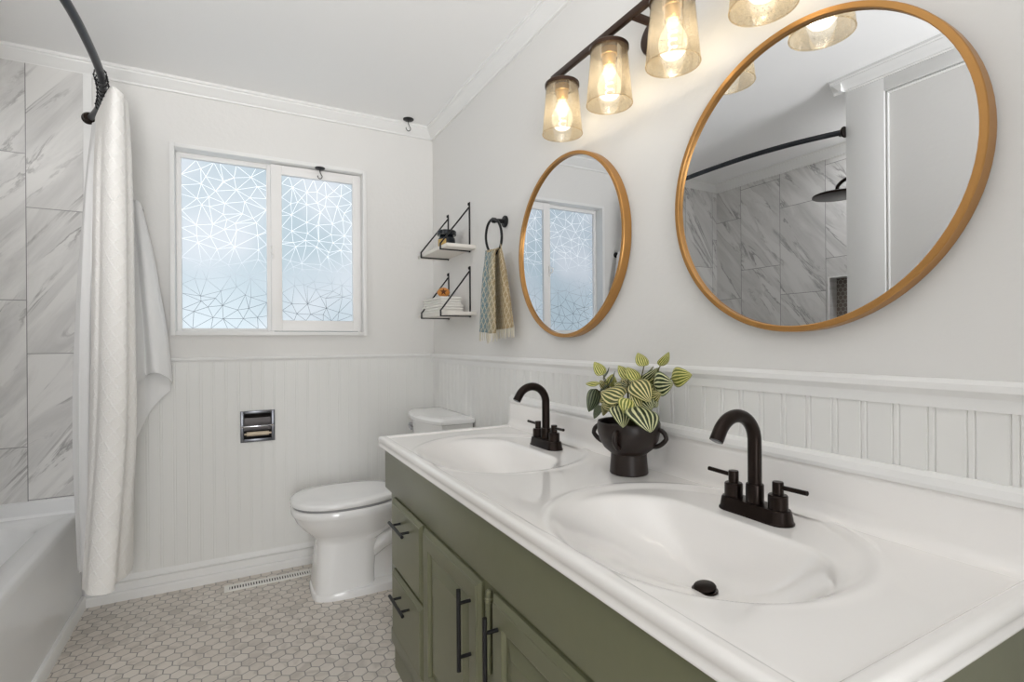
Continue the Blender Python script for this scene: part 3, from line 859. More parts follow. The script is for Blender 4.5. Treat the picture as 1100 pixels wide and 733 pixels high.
part('recess', bm, paint('holder_inside', (78, 74, 74), 0.35, metal=0.7, vary=0.4, scale=30), tp)
bm = nb(); add_box(bm, px0 + 0.004, px1 - 0.004, fy - 0.014, fy - 0.004, 0.748, 0.757, 0.003); part('bar', bm, M_CHROME, tp)
bm = nb(); add_tube(bm, [(b0 + .001, fy - 0.008, 0.715), (b0 + .012, fy - 0.008, 0.715), (b0 + .012, fy - 0.008, 0.7151), (b1 - .012, fy - 0.008, 0.7151), (b1 - .012, fy - 0.008, 0.715), (b1 - .001, fy - 0.008, 0.715)], [0.005, 0.005, 0.011, 0.011, 0.005, 0.005], 14)
part('roller', bm, paint('roller_plastic', (205, 190, 168), 0.4), tp, label='cream spring roller')

# ================================================================== FLOOR REGISTER
rg = thing('floor_register', 'cream slotted floor register along the back baseboard beside the toilet', 'vent', (0.165, 2.825, 0))
rx0, rx1, ry0, ry1 = -0.038, 0.368, 2.790, 2.860
bm = nb(); add_box(bm, rx0 + .012, rx1 - .012, ry0 + .012, ry1 - .012, 0.0005, 0.0015); part('duct_shade', bm, M_DARK, rg)  # thin dark plate, its colour standing for the shade below the slots
bm = nb(); ring_frame_done = False
add_box(bm, rx0, rx1, ry0, ry0 + 0.016, 0.0002, 0.006, 0.002); add_box(bm, rx0, rx1, ry1 - 0.016, ry1, 0.0002, 0.006, 0.002)
add_box(bm, rx0, rx0 + 0.022, ry0 + .016, ry1 - .016, 0.0002, 0.006, 0.002); add_box(bm, rx1 - 0.022, rx1, ry0 + .016, ry1 - .016, 0.0002, 0.006, 0.002)
n_sl = 31
for k in range(n_sl):
    x = rx0 + 0.022 + (rx1 - rx0 - 0.044) * (k + 0.5) / n_sl
    add_box(bm, x - 0.0034, x + 0.0034, ry0 + 0.015, ry1 - 0.015, 0.002, 0.0055)
part('grille', bm, M_REG, rg)

# ================================================================== TOILET
TY = 2.585
to = thing('toilet', 'white two-piece toilet with lid down between the vanity and the back wall', 'toilet', (0.6, TY, 0))
def egg(xf, xb, hw, z, n=40, ex=2.3, wide=0.42):
    """outline pointing to -X: rounded front, squarer back"""
    o = []
    xm = xf + (xb - xf) * wide
    for k in range(n):
        a = 2 * pi * k / n
        c, s_ = cos(a), sin(a)
        sx = abs(c) ** (2 / ex) * (1 if c >= 0 else -1); sy = abs(s_) ** (2 / ex) * (1 if s_ >= 0 else -1)
        x = xm + (sx * (xb - xm) if sx > 0 else sx * (xm - xf))
        o.append(Vector((x, TY + sy * hw, z)))
    return o
bm = nb()
# bowl and front pedestal, one skin from foot to rim
loft(bm, [egg(.326, .60, .130, .030, ex=4.8, wide=.5), egg(.332, .60, .124, .10, ex=4.8, wide=.5), egg(.340, .61, .116, .19, ex=4.4, wide=.5),
          egg(.342, .63, .113, .245, ex=3.6, wide=.5), egg(.334, .66, .118, .268, ex=3.0, wide=.5), egg(.308, .70, .140, .292, ex=2.6, wide=.5),
          egg(.278, .73, .162, .322, ex=2.4), egg(.255, .75, .178, .352, ex=2.3), egg(.245, .76, .186, .375, ex=2.3), egg(.240, .76, .189, .382, ex=2.3),
          egg(.236, .76, .191, .388, ex=2.3), egg(.235, .76, .192, .412, ex=2.3), egg(.241, .75, .187, .418, ex=2.3), egg(.30, .70, .13, .418, ex=2.3)])
# foot
loft(bm, [egg(.318, .97, .142, .0, ex=4.5, wide=.5), egg(.318, .97, .142, .026, ex=4.5, wide=.5), egg(.323, .965, .138, .034, ex=4.5, wide=.5), egg(.335, .95, .118, .038, ex=5, wide=.5)])
# rear body under the tank, with the trapway bulging from it
loft(bm, [egg(.55, .98, .072, .03, ex=4, wide=.5), egg(.56, .98, .070, .25, ex=4, wide=.5), egg(.58, 1.0, .10, .34, ex=4, wide=.5), egg(.62, 1.03, .165, .385, ex=4, wide=.5), egg(.64, 1.04, .18, .415, ex=4, wide=.5)])
add_tube(bm, spline([(.50, TY - .066, .225), (.58, TY - .078, .272), (.68, TY - .080, .325), (.78, TY - .074, .36), (.87, TY - .06, .36)], 6), 0.040, 16)
add_tube(bm, spline([(.57, TY - .055, .170), (.65, TY - .066, .222), (.74, TY - .068, .245), (.81, TY - .066, .215), (.84, TY - .064, .14), (.84, TY - .06, .04)], 6), 0.042, 14)
part('bowl', bm, M_PORC, to, angle=50)
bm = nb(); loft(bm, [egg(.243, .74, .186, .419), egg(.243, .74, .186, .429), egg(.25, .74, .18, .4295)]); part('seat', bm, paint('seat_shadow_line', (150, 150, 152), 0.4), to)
bm = nb(); loft(bm, [egg(.240, .735, .190, .4295), egg(.234, .74, .193, .432), egg(.233, .74, .194, .444), egg(.237, .738, .191, .451), egg(.25, .73, .182, .4555), egg(.31, .69, .14, .4585), egg(.40, .60, .06, .460)])
lid = part('lid', bm, M_PORC, to, angle=50)
for s_ in (-1, 1):
    bm = nb(); add_box(bm, .735, .775, TY + s_ * .075 - .018, TY + s_ * .075 + .018, .4195, .452, .006)
    part('hinge', bm, M_PORC, to)
def dring(xf, xb, hw, z, bow, r=0.02, n=10):
    """tank outline: bowed front face at -X"""
    o = []
    m_ = 14
    for k in range(m_ + 1):
        t = -1 + 2 * k / m_
        o.append(Vector((xf + bow * (abs(t) ** 2.2), TY + t * (hw - 0.004), z)))
    o.append(Vector((xf + bow + 0.012, TY + hw, z)))
    o += [Vector((xb - .006, TY + hw, z)), Vector((xb, TY + hw - .006, z)), Vector((xb, TY - hw + .006, z)), Vector((xb - .006, TY - hw, z)), Vector((xf + bow + .012, TY - hw, z))]
    return o
bm = nb(); loft(bm, [dring(.865, 1.046, .205, .418, .05), dring(.850, 1.05, .225, .60, .05), dring(.842, 1.052, .235, .745, .05), dring(.838, 1.052, .238, .772, .05)]); part('tank', bm, M_PORC, to, angle=40)
bm = nb(); loft(bm, [dring(.830, 1.054, .246, .772, .055), dring(.824, 1.056, .252, .775, .055), dring(.822, 1.056, .254, .790, .055), dring(.828, 1.055, .250, .798, .055), dring(.85, 1.05, .235, .803, .05), dring(.90, 1.03, .16, .804, .03)]); part('tank_lid', bm, M_PORC, to, angle=40)
bm = nb(); add_lathe(bm, [(0.012, 0), (0.012, -0.012), (0.016, -0.016), (0.016, -0.026), (0.008, -0.030)], (.888, TY + .205, .715), 16, 'X')
add_tube(bm, [(.862, TY + .205, .715), (.858, TY + .175, .712), (.856, TY + .14, .706)], [0.007, 0.006, 0.007], 10)
part('flush_lever', bm, M_CHROME, to)

# ================================================================== VANITY CABINET
FX = 0.507                     # face frame
DXF = 0.489                    # fronts of doors and drawers
VY0, VY1 = 0.305, 1.862
va = thing('vanity_cabinet', 'sage green painted bathroom vanity cabinet with black bar handles', 'cabinet', (0.78, 1.1, 0))
bm = nb()
add_box(bm, FX, FX + 0.02, VY0, VY1, 0.135, 0.783, 0.002)                     # face frame
add_box(bm, FX + 0.02, 1.058, VY0, VY0 + 0.018, 0.135, 0.783)                  # end panels, open top
add_box(bm, FX + 0.02, 1.058, VY1 - 0.018, VY1, 0.135, 0.783)
add_box(bm, FX + 0.02, 1.058, VY0 + 0.018, VY1 - 0.018, 0.135, 0.153)
add_box(bm, 0.499, FX + 0.02, VY0 - 0.004, 1.918, 0.637, 0.783, 0.003)       # wide top rail running past the end
add_box(bm, FX + 0.02, 1.055, 1.897, 1.915, 0.66, 0.783, 0.002)
part('carcass', bm, M_GREEN, va)
bm = nb(); add_box(bm, FX + 0.006, 1.05, VY0 + 0.01, VY1 - 0.01, 0.0, 0.136); add_box(bm, FX - 0.006, FX + 0.012, VY0, VY1 - 0.005, 0.095, 0.148, 0.004); part('plinth', bm, M_GREEN, va)

def raised_front(bm, y0, y1, z0, z1, frame=0.052, flat=False):
    """door or drawer front: bevelled slab; doors get a groove and a raised field"""
    xb, xf = FX - 0.0005, DXF
    ch = 0.008
    def rect(x, i): return [Vector((x, y0 + i, z0 + i)), Vector((x, y1 - i, z0 + i)), Vector((x, y1 - i, z1 - i)), Vector((x, y0 + i, z1 - i))]
    rings = [rect(xb, 0.0), rect(xf + 0.010, 0.0), rect(xf + 0.0085, 0.0015), rect(xf + 0.0030, 0.0095), rect(xf + 0.0022, 0.0125), rect(xf, 0.0135)]
    if flat: rings += [rect(xf, 0.03)]
    else:
        rings += [rect(xf, frame), rect(xf + 0.003, frame + 0.004), rect(xf + 0.009, frame + 0.008), rect(xf + 0.009, frame + 0.014), rect(xf + 0.002, frame + 0.040), rect(xf + 0.001, frame + 0.042)]
    loft(bm, rings)

def bar_handle(parent, axis, y, z, length, name='handle'):
    """black bar pull, standing 3 cm off the front"""
    xo = DXF - 0.030
    bm = nb()
    h = length / 2
    if axis == 'Y': add_tube(bm, [(xo, y - h, z), (xo, y + h, z)], 0.0052, 14); posts = [(y - h * .60, z), (y + h * .60, z)]
    else: add_tube(bm, [(xo, y, z - h), (xo, y, z + h)], 0.0052, 14); posts = [(y, z - h * .66), (y, z + h * .66)]
    for py, pz in posts: add_tube(bm, [(DXF + 0.0, py, pz), (xo, py, pz)], 0.0042, 12)
    return part(name, bm, M_BLACK, parent)

for z0, z1, hz in ((0.392, 0.629, 0.5725), (0.160, 0.380, 0.3275)):
    bm = nb(); raised_front(bm, 1.484, 1.803, z0, z1, flat=True)
    d = part('drawer', bm, M_GREEN, va, angle=15)
    bar_handle(d, 'Y', 1.643, hz, 0.150)
for y0, y1, hy in ((1.074, 1.472, 1.117), (0.640, 1.012, 0.975)):
    bm = nb(); raised_front(bm, y0, y1, 0.160, 0.627)
    d = part('door', bm, M_GREEN, va, angle=15)
    bar_handle(d, 'Z', hy, 0.505, 0.190)
bm = nb(); raised_front(bm, 0.325, 0.618, 0.160, 0.627, flat=True); part('drawer', bm, M_GREEN, va)
bm = nb(); add_lathe(bm, [(0.0075, 0.44), (0.0075, 0.596), (0.0095, 0.598), (0.0095, 0.606), (0.0075, 0.608), (0.007, 0.622), (0.003, 0.625)], (0.4985, 1.036, 0), 14); part('catch_post', bm, M_GREEN, va, label='rounded green post between the two doors')

# ================================================================== VANITY TOP
vt = thing('countertop', 'glossy white one-piece vanity top with two oval sinks', 'countertop', (0.78, 1.12, 0.79))
CX0, CX1, CY0, CY1 = 0.484, 1.058, 0.284, 1.957
ZT = 0.8165
def sstep(a, b, x):
    t = max(0.0, min(1.0, (x - a) / (b - a)))
    return t * t * (3 - 2 * t)
SINKS = [(0.722, 0.702), (0.722, 1.508)]
def lip(bx, by):
    """1 on the bowl's edge: an oval with a straight chord behind, towards the faucet"""
    a, b = bx / 0.204, by / 0.268
    rb = sqrt(a * a + b * b)
    ch = 1.0 + (bx - 0.162) / 0.204
    return math.log(math.exp(22 * (rb - 1)) + math.exp(22 * (ch - 1))) / 22 + 1
def bowl(bx, by):
    cx_, cy_ = 0.080, 0.0                    # the drain
    dx, dy = bx - cx_, by - cy_
    L = sqrt(dx * dx + dy * dy)
    if L < 1e-5: return 0.120
    lo_, hi_ = 0.0, 0.40
    ux, uy = dx / L, dy / L
    for _ in range(16):
        m = (lo_ + hi_) / 2
        if lip(cx_ + ux * m, cy_ + uy * m) < 1: lo_ = m
        else: hi_ = m
    t = L / lo_
    if t > 1.3: return 0.0
    kk = 40.0
    q = max(0.0, 1 - math.log(1 + math.exp(kk * (1 - t))) / kk)
    w = (1 + ux) / 2
    e = 1.28 + 0.85 * abs(uy) ** 2 + 2.4 * w ** 3
    return 0.120 * (1 - q ** e)
def top_z(x, y):
    d = min(x - CX0, y - CY0, CY1 - y)
    z = ZT
    # shallow oval tray round each sink and faucet
    for sx, sy in SINKS:
        ex, ey = (x - 0.780) / 0.272, (y - sy - 0.012) / 0.296
        r = sqrt(ex * ex + ey * ey)
        if r < 1.3:
            z -= 0.0050 * (1 - sstep(0.915, 1.0, r))
            z += 0.0022 * math.exp(-((r - 1.02) / 0.035) ** 2)
        if abs(x - sx) < 0.24 and abs(y - sy) < 0.31:
            z -= bowl(x - sx, y - sy)
    z += 0.0055 * (1 - sstep(0.0235, 0.0305, d)) - 0.0012 * math.exp(-((d - 0.032) / 0.003) ** 2)
    R = 0.011
    if d < R: z -= R - sqrt(max(0.0, R * R - (R - d) ** 2))
    return z
def axis_pts(a, b, fine0, fine1, step):
    o = []
    if fine0: o += [a + t for t in (0, 0.0006, 0.0016, 0.003, 0.005, 0.0075, 0.010, 0.013, 0.017, 0.021, 0.0245, 0.028, 0.0315, 0.035, 0.04)]
    else: o += [a]
    st = o[-1]
    tail = [b - t for t in (0.04, 0.035, 0.0315, 0.028, 0.0245, 0.021, 0.017, 0.013, 0.010, 0.0075, 0.005, 0.003, 0.0016, 0.0006, 0)] if fine1 else [b]
    n = max(1, int(round((tail[0] - st) / step)))
    o += [st + (tail[0] - st) * k / n for k in range(1, n)]
    return o + tail
xs = axis_pts(CX0, CX1, True, False, 0.0042)
ys = axis_pts(CY0, CY1, True, True, 0.0042)
bm = nb()
vv = [[bm.verts.new((x, y, top_z(x, y))) for y in ys] for x in xs]
for i in range(len(xs) - 1):
    for j in range(len(ys) - 1):
        bm.faces.new((vv[i][j], vv[i + 1][j], vv[i + 1][j + 1], vv[i][j + 1]))
rim = [vv[i][0] for i in range(len(xs) - 1)] + [vv[-1][j] for j in range(len(ys) - 1)] + [vv[i][-1] for i in range(len(xs) - 1, 0, -1)] + [vv[0][j] for j in range(len(ys) - 1, 0, -1)]
n = len(rim)
prev = rim
for zz, inset in ((0.8035, 0.0008), (0.8005, 0.0032), (0.7925, 0.0036), (0.7895, 0.0006), (0.7860, 0.0), (0.7835, 0.0022)):
    low = []
    for v in rim:
        c = v.co
        x = c.x + (inset if c.x < CX0 + 1e-5 else 0)
        y = c.y + (inset if c.y < CY0 + 1e-5 else (-inset if c.y > CY1 - 1e-5 else 0))
        low.append(bm.verts.new((x, y, zz)))
    for i in range(n):
        j = (i + 1) % n
        bm.faces.new((prev[j], prev[i], low[i], low[j]))
    prev = low
part('counter', bm, M_COUNTER, vt, angle=80)
bm = nb()
pr_ = [(1.022, ZT - 0.001), (1.031, ZT + 0.0022), (1.040, ZT + 0.009), (1.0455, ZT + 0.020), (1.047, ZT + 0.034), (1.047, 0.903), (1.048, 0.910), (1.052, 0.9165), (1.058, 0.918), (1.0592, 0.918), (1.0592, ZT - 0.001)]
add_prism(bm, pr_, 'Y', CY0 + 0.001, CY1 - 0.001); part('backsplash', bm, M_COUNTER, vt, angle=30)
for k, (sx, sy) in enumerate(SINKS):
    cz = top_z(0.800, sy) + 0.0015
    bm = nb(); add_lathe(bm, [(0.0245, 0.0), (0.0245, 0.0022), (0.022, 0.003), (0.019, 0.002), (0.019, 0.0)], (0.800, sy, cz - 0.001), 32)
    fl = part('drain', bm, M_BRONZE, vt)
    bm = nb(); add_lathe(bm, [(0.005, -0.003), (0.0205, 0.002), (0.0215, 0.0045), (0.020, 0.0065), (0.012, 0.008), (0.002, 0.0085)], (0, 0, 0), 32)
    bmesh.ops.rotate(bm, verts=bm.verts, cent=(0, 0, 0), matrix=Matrix.Rotation(radians(-10), 3, 'Y'))
    bmesh.ops.translate(bm, verts=bm.verts, vec=(0.800, sy, cz + 0.002))
    part('stopper', bm, M_BRONZE, fl)

# ================================================================== FAUCETS
def faucet(yc_, label):
    xc = 0.950
    zb = top_z(xc, yc_) + 0.0004
    f = thing('faucet', label, 'faucet', (xc, yc_, zb), 'two-handle bronze faucets on the vanity top')
    def stad(hl, r, z, n=10):
        o = []
        for c, a0 in ((hl - r, 0), (-(hl - r), pi)):
            for k in range(n + 1):
                a = a0 + pi * k / n - pi / 2
                o.append(Vector((xc - r * sin(a), yc_ + (c + r * cos(a)), z)))
        return o
    bm = nb(); loft(bm, [stad(.082, .0285, zb), stad(.082, .0285, zb + .003), stad(.0795, .0262, zb + .006), stad(.0765, .0235, zb + .024), stad(.0745, .0215, zb + .0275), stad(.070, .018, zb + .028)])
    part('base_plate', bm, M_BRONZE, f, angle=30)
    z0 = zb + 0.0275
    bm = nb(); add_lathe(bm, [(.0175, 0), (.0175, .036), (.0165, .038), (.0135, .038)], (xc, yc_, z0), 28); part('collar', bm, M_BRONZE, f)
    R = 0.056; zc_ = 0.9655
    path = [Vector((xc, yc_, z0 + 0.03)), Vector((xc, yc_, z0 + 0.06))] + arc((xc - R, yc_, zc_), R, 0, radians(152), 22)
    t_ = (path[-1] - path[-2]).normalized()
    path += [path[-1] + t_ * 0.018]
    bm = nb(); add_tube(bm, path, 0.0135, 20)
    sp_ = part('spout', bm, M_BRONZE, f, angle=40)
    bm = nb(); add_tube(bm, [path[-1] + t_ * 0.0, path[-1] + t_ * 0.0012], 0.010, 18); part('aerator', bm, M_BRUSH, sp_)
    for s_ in (-1, 1):
        hy = yc_ + s_ * 0.0515
        bm = nb(); add_lathe(bm, [(.0185, 0), (.0185, .026), (.0170, .0285), (.0105, .029), (.0105, .052), (.0095, .054), (.001, .0545)], (xc, hy, z0), 26)
        add_tube(bm, [(xc, hy + s_ * 0.004, z0 + .044), (xc - .004, hy + s_ * .062, z0 + .0465)], 0.0047, 12)
        part('handle', bm, M_BRONZE, f, angle=30)
    return f
faucet(0.703, 'bronze gooseneck faucet behind the nearer oval sink')
faucet(1.512, 'bronze gooseneck faucet behind the farther oval sink, left of the potted plant')

# ================================================================== ROUND MIRRORS
def mirror(yc_, zc_, label):
    m = thing('round_mirror', label, 'mirror', (XR, yc_, zc_), 'round gold mirrors over the vanity')
    Ro = 0.3245
    def ring(r, x): return [Vector((x, yc_ + r * cos(2 * pi * k / 96), zc_ + r * sin(2 * pi * k / 96))) for k in range(96)]
    bm = nb()
    rs = [ring(Ro - .004, XR - .0008), ring(Ro, XR - .003), ring(Ro, XR - .030), ring(Ro - .0015, XR - .0325), ring(Ro - .011, XR - .0325), ring(Ro - .0125, XR - .031), ring(Ro - .0125, XR - .022)]
    rv = [[bm.verts.new(p) for p in r] for r in rs]
    rv.append(rv[0])
    for a, b in zip(rv[:-1], rv[1:]):
        for k in range(96):
            bm.faces.new((a[k], a[(k + 1) % 96], b[(k + 1) % 96], b[k]))
    part('frame', bm, M_GOLD, m, angle=30)
    bm = nb(); loft(bm, [ring(Ro - .0125, XR - .016), ring(Ro - .0125, XR - .023)]); part('mirror_glass', bm, M_MIRROR, m)
    return m
mirror(0.677, 1.5155, 'round gold-framed mirror above the nearer sink, reflecting the marble shower wall')
mirror(1.527, 1.5125, 'round gold-framed mirror above the farther sink, reflecting the window')

# ================================================================== VANITY LIGHT
LX = 0.947
LY = [1.394, 1.157, 0.917, 0.674]
vl = thing('vanity_light', 'bronze four-light bar fixture with clear seeded glass shades above the mirrors', 'light fixture', (XR, 1.035, 2.045))
bm = nb(); add_box(bm, LX - .007, LX + .007, 0.625, 1.452, 2.037, 2.057, 0.0015); part('bar', bm, M_FIXT, vl)
bm = nb()
ov = lambda s_, x: [Vector((x, 1.058 + .088 * s_ * cos(2 * pi * k / 48), 2.035 + .060 * s_ * sin(2 * pi * k / 48))) for k in range(48)]
loft(bm, [ov(1, XR - .0005), ov(1, XR - .012), ov(.95, XR - .018), ov(.86, XR - .020)]); part('backplate', bm, M_FIXT, vl)
bm = nb()
for y in (1.058,): add_box(bm, LX, XR - .018, y - .006, y + .006, 2.033, 2.053, 0.0015)
part('arm', bm, M_FIXT, vl)
ZS0, ZS1 = 1.846, 2.000
for y in LY:
    bm = nb()
    add_lathe(bm, [(.006, 2.037), (.006, 2.018), (.012, 2.012), (.053, 2.010), (.0555, 2.0075), (.0555, 1.9985), (.0545, 1.9975), (.053, 1.9985), (.053, 2.004), (.012, 2.004)], (LX, y, 0), 40)
    cap = part('shade_cap', bm, M_FIXT, vl, angle=30)
    bm = nb(); add_lathe(bm, [(.024, 2.003), (.0235, 1.985), (.020, 1.983), (.0195, 1.962), (.016, 1.955)], (LX, y, 0), 28); part('socket', bm, M_BRASS, cap, angle=30)
    bm = nb()
    prof = [(.0515, ZS1 + .002), (.0525, 1.99), (.0585, 1.92), (.0650, ZS0 + .001), (.0655, ZS0), (.0645, ZS0), (.0572, 1.92), (.0512, 1.99)]
    add_lathe(bm, prof[:1] + prof[1:4] + [(.0640, ZS0 - .0004)] + [(.0628, ZS0 + .001), (.0565, 1.92), (.0503, 1.99), (.0500, ZS1 + .002)], (LX, y, 0), 48, cap=False)
    add_tube(bm, [(LX + .0643 * cos(2 * pi * k / 48), y + .0643 * sin(2 * pi * k / 48), ZS0 - .0004) for k in range(48)], 0.0016, 8, closed=True)
    part('glass_shade', bm, M_SHADE, vl, angle=60)
    bm = nb()
    bp = [(.012, 1.958), (.0135, 1.948), (.019, 1.936), (.028, 1.920), (.0335, 1.902), (.0335, 1.890), (.030, 1.876), (.022, 1.865), (.010, 1.859), (.001, 1.858)]
    add_lathe(bm, bp, (LX, y, 0), 28)
    bl = part('bulb', bm, M_BULB, vl, angle=60)
    bm = nb()
    hel = [(LX + .0095 * cos(a), y + .0095 * sin(a), 1.872 + .0029 * a) for a in [q * 0.35 for q in range(64)]]
    add_tube(bm, hel, 0.0021, 6)
    part('filament', bm, M_FIL, bl)
    ld = bpy.data.lights.new('bulb_light', 'POINT'); ld.energy = BULB_W; ld.color = (1, 0.92, 0.82); ld.shadow_soft_size = 0.030
    lo = bpy.data.objects.new('bulb_light', ld); C.objects.link(lo); lo.location = Vector((LX, y, 1.895)) - Vector(vl.location); lo.parent = vl

# ================================================================== WALL SHELVES
def shelf(zb, h, label):
    s_ = thing('wall_shelf', label, 'shelf', (XR, 2.55, zb), 'white shelves on black triangle brackets')
    bm = nb(); add_box(bm, 0.913, XR - 0.0012, 2.335, 2.775, zb, zb + 0.017, 0.002); part('board', bm, M_SHELF, s_)
    for y in (2.412, 2.705):
        bm = nb()
        x0_, x1_ = 0.906, XR - 0.0045
        add_box(bm, XR - 0.0042, XR - 0.0008, y - .007, y + .007, zb - .008, zb + h, 0.0006)       # strap on the wall
        add_box(bm, x0_, XR - 0.0008, y - .006, y + .006, zb - .0055, zb - .0005, 0.0006)            # under the board
        add_box(bm, x0_, x0_ + .005, y - .006, y + .006, zb - .004, zb + .028, 0.0006)
        add_tube(bm, [(x0_ + .0025, y, zb + .024), (x1_, y, zb + h - .026)], 0.0040, 10)
        add_lathe(bm, [(.008, XR - .0045), (.008, XR - .009), (.004, XR - .011)], (0, y, zb + h - .010), 14, 'X')
        part('bracket', bm, M_BLACK, s_)
    return s_
shelf(1.637, 0.247, 'upper white shelf on black triangle brackets, holding a dark jar')
shelf(1.307, 0.252, 'lower white shelf on black triangle brackets, holding folded towels')
jr = thing('candle_jar', 'black lidded jar with a gold label on the upper wall shelf', 'jar', (0.995, 2.545, 1.6545))
bm = nb(); add_lathe(bm, [(.040, 1.6542), (.044, 1.657), (.045, 1.70), (.043, 1.716), (.036, 1.724), (.034, 1.73)], (0.995, 2.545, 0), 36); part('body', bm, M_JAR, jr)
bm = nb(); add_lathe(bm, [(.047, 1.7302), (.050, 1.733), (.050, 1.752), (.047, 1.756), (.004, 1.757)], (0.995, 2.545, 0), 36); part('lid', bm, M_JAR, jr)
bm = nb()
rl = []
for z in (1.664, 1.708):
    rl.append([Vector((0.995 + .0456 * cos(a), 2.545 + .0456 * sin(a), z)) for a in [radians(155 + 5 * q) for q in range(19)]])
r2 = [[Vector((0.995 + (p.x - .995) * 0.985, 2.545 + (p.y - 2.545) * 0.985, p.z)) for p in reversed(r)] for r in rl]
loft(bm, [rl[0] + r2[0], rl[1] + r2[1]]); part('label', bm, M_LABEL, jr, label='gold and cream paper label')

def folded_towel(zb, x0_, x1_, y0_, y1_, h, label, seed):
    """three layers folded over at the front, soft rounded edges"""
    t_ = thing('folded_towel', label, 'towel', ((x0_ + x1_) / 2, (y0_ + y1_) / 2, zb), 'towels folded on the lower shelf')
    rnd = random.Random(seed)
    bm = nb()
    nl = 3
    for k in range(nl):
        a = zb + h * k / nl + .0003; b = zb + h * (k + 1) / nl - .0003
        j = rnd.uniform(0, .004)
        prof = []
        m_ = (a + b) / 2; r = (b - a) / 2
        for q in range(9): prof.append((x0_ + j + r - r * sin(pi * q / 8), m_ - r * cos(pi * q / 8)))
        for q in range(9): prof.append((x1_ - r + r * sin(pi * q / 8), m_ + r * cos(pi * q / 8)))
        rings = []
        for y, sh_ in ((y0_ + .002, .72), (y0_, .9), (y0_ + .004, 1.0), (y1_ - .004, 1.0), (y1_, .9), (y1_ - .002, .72)):
            rings.append([Vector((p[0], y if sh_ != .72 else (y0_ - .001 if y < (y0_ + y1_) / 2 else y1_ + .001), m_ + (p[1] - m_) * sh_)) for p in prof])
        loft(bm, rings)
    part('terry', bm, M_TOWELB, t_, angle=60)
    return t_
folded_towel(1.3243, 0.922, 1.045, 2.448, 2.740, 0.042, 'lower folded white towel on the bottom wall shelf', 1)
folded_towel(1.3667, 0.926, 1.040, 2.462, 2.735, 0.040, 'upper folded white towel in the stack on the bottom wall shelf', 2)
am = thing('amber_ornament', 'small round amber ornament with a cut star on top of the folded towels', 'ornament', (0.975, 2.545, 1.407))
bm = nb()
add_lathe(bm, [(.001, -.026), (.014, -.0235), (.028, -.014), (.034, 0), (.028, .014), (.014, .0235), (.001, .026)], (0.975, 2.545, 1.4335), 28)
part('ball', bm, M_AMBER, am, angle=60)
bm = nb()
ctr = Vector((0.975, 2.545, 1.4335)); dv = Vector((-0.36, -0.93, 0.03)).normalized()
sd = dv.cross(Vector((0, 0, 1))).normalized(); upv = sd.cross(dv)
star = []
for q in range(10):
    r = .019 if q % 2 == 0 else .008
    star.append((r * cos(2 * pi * q / 10 + pi / 2), r * sin(2 * pi * q / 10 + pi / 2)))
def on_ball(a, b, lift):
    # project onto the flattened ball
    p = sd * a + upv * b
    k = sqrt(max(0.0, 1 - (p.x / .034) ** 2 - (p.y / .034) ** 2 - (p.z / .026) ** 2)) if True else 1
    return ctr + p + dv * (.0345 * sqrt(max(0.02, 1 - (a / .034) ** 2 - (b / .026) ** 2)) + lift)
loft(bm, [[on_ball(a, b, -.004) for a, b in star], [on_ball(a, b, .0006) for a, b in star]])
part('star', bm, M_AMBERD, am)

# ================================================================== TOWEL RING + HAND TOWEL
RY, RZ2 = 2.023, 1.705
tr_ = thing('towel_ring', 'black round towel ring on the wall between the shelves and the mirror', 'towel ring', (XR, RY, RZ2))
bm = nb(); add_lathe(bm, [(.026, XR - .0008), (.026, XR - .008), (.022, XR - .011), (.010, XR - .012), (.009, XR - .050), (.012, XR - .052), (.012, XR - .066), (.008, XR - .070)], (0, RY, RZ2), 28, 'X'); part('post', bm, M_BLACK, tr_, angle=30)
rc = Vector((XR - .060, RY, RZ2 - .072))
bm = nb(); add_tube(bm, [rc + Vector((-.006 * sin(2 * pi * k / 48), .076 * cos(2 * pi * k / 48), .076 * sin(2 * pi * k / 48))) for k in range(48)], 0.0056, 12, closed=True); part('ring', bm, M_BLACK, tr_)

ht = thing('hand_towel', 'teal and tan woven hand towel with fringe draped through the towel ring', 'towel', (XR - .06, RY, 1.18))
def woven(bm, cols, rows, n_u, a0, a1):
    grid = cloth(bm, cols, n_u, rows, 0)
    return grid
def hang(cols, a0, a1, name, lab):
    bm = nb()
    grid = cloth(bm, cols, 9, 14, 0)
    lay = bm.verts.layers.float.new('across')
    nu = len(grid[0])
    for k, v in enumerate(bm.verts): v[lay] = a0 + (a1 - a0) * (k % nu) / (nu - 1)
    bm.normal_update()
    bmesh.ops.solidify(bm, geom=list(bm.faces), thickness=0.003)
    part(name, bm, M_WOVEN, ht, angle=60, recalc=True, label=lab)
    return grid
xw = XR - 0.06
zt_ = RZ2 - 0.072 - 0.060
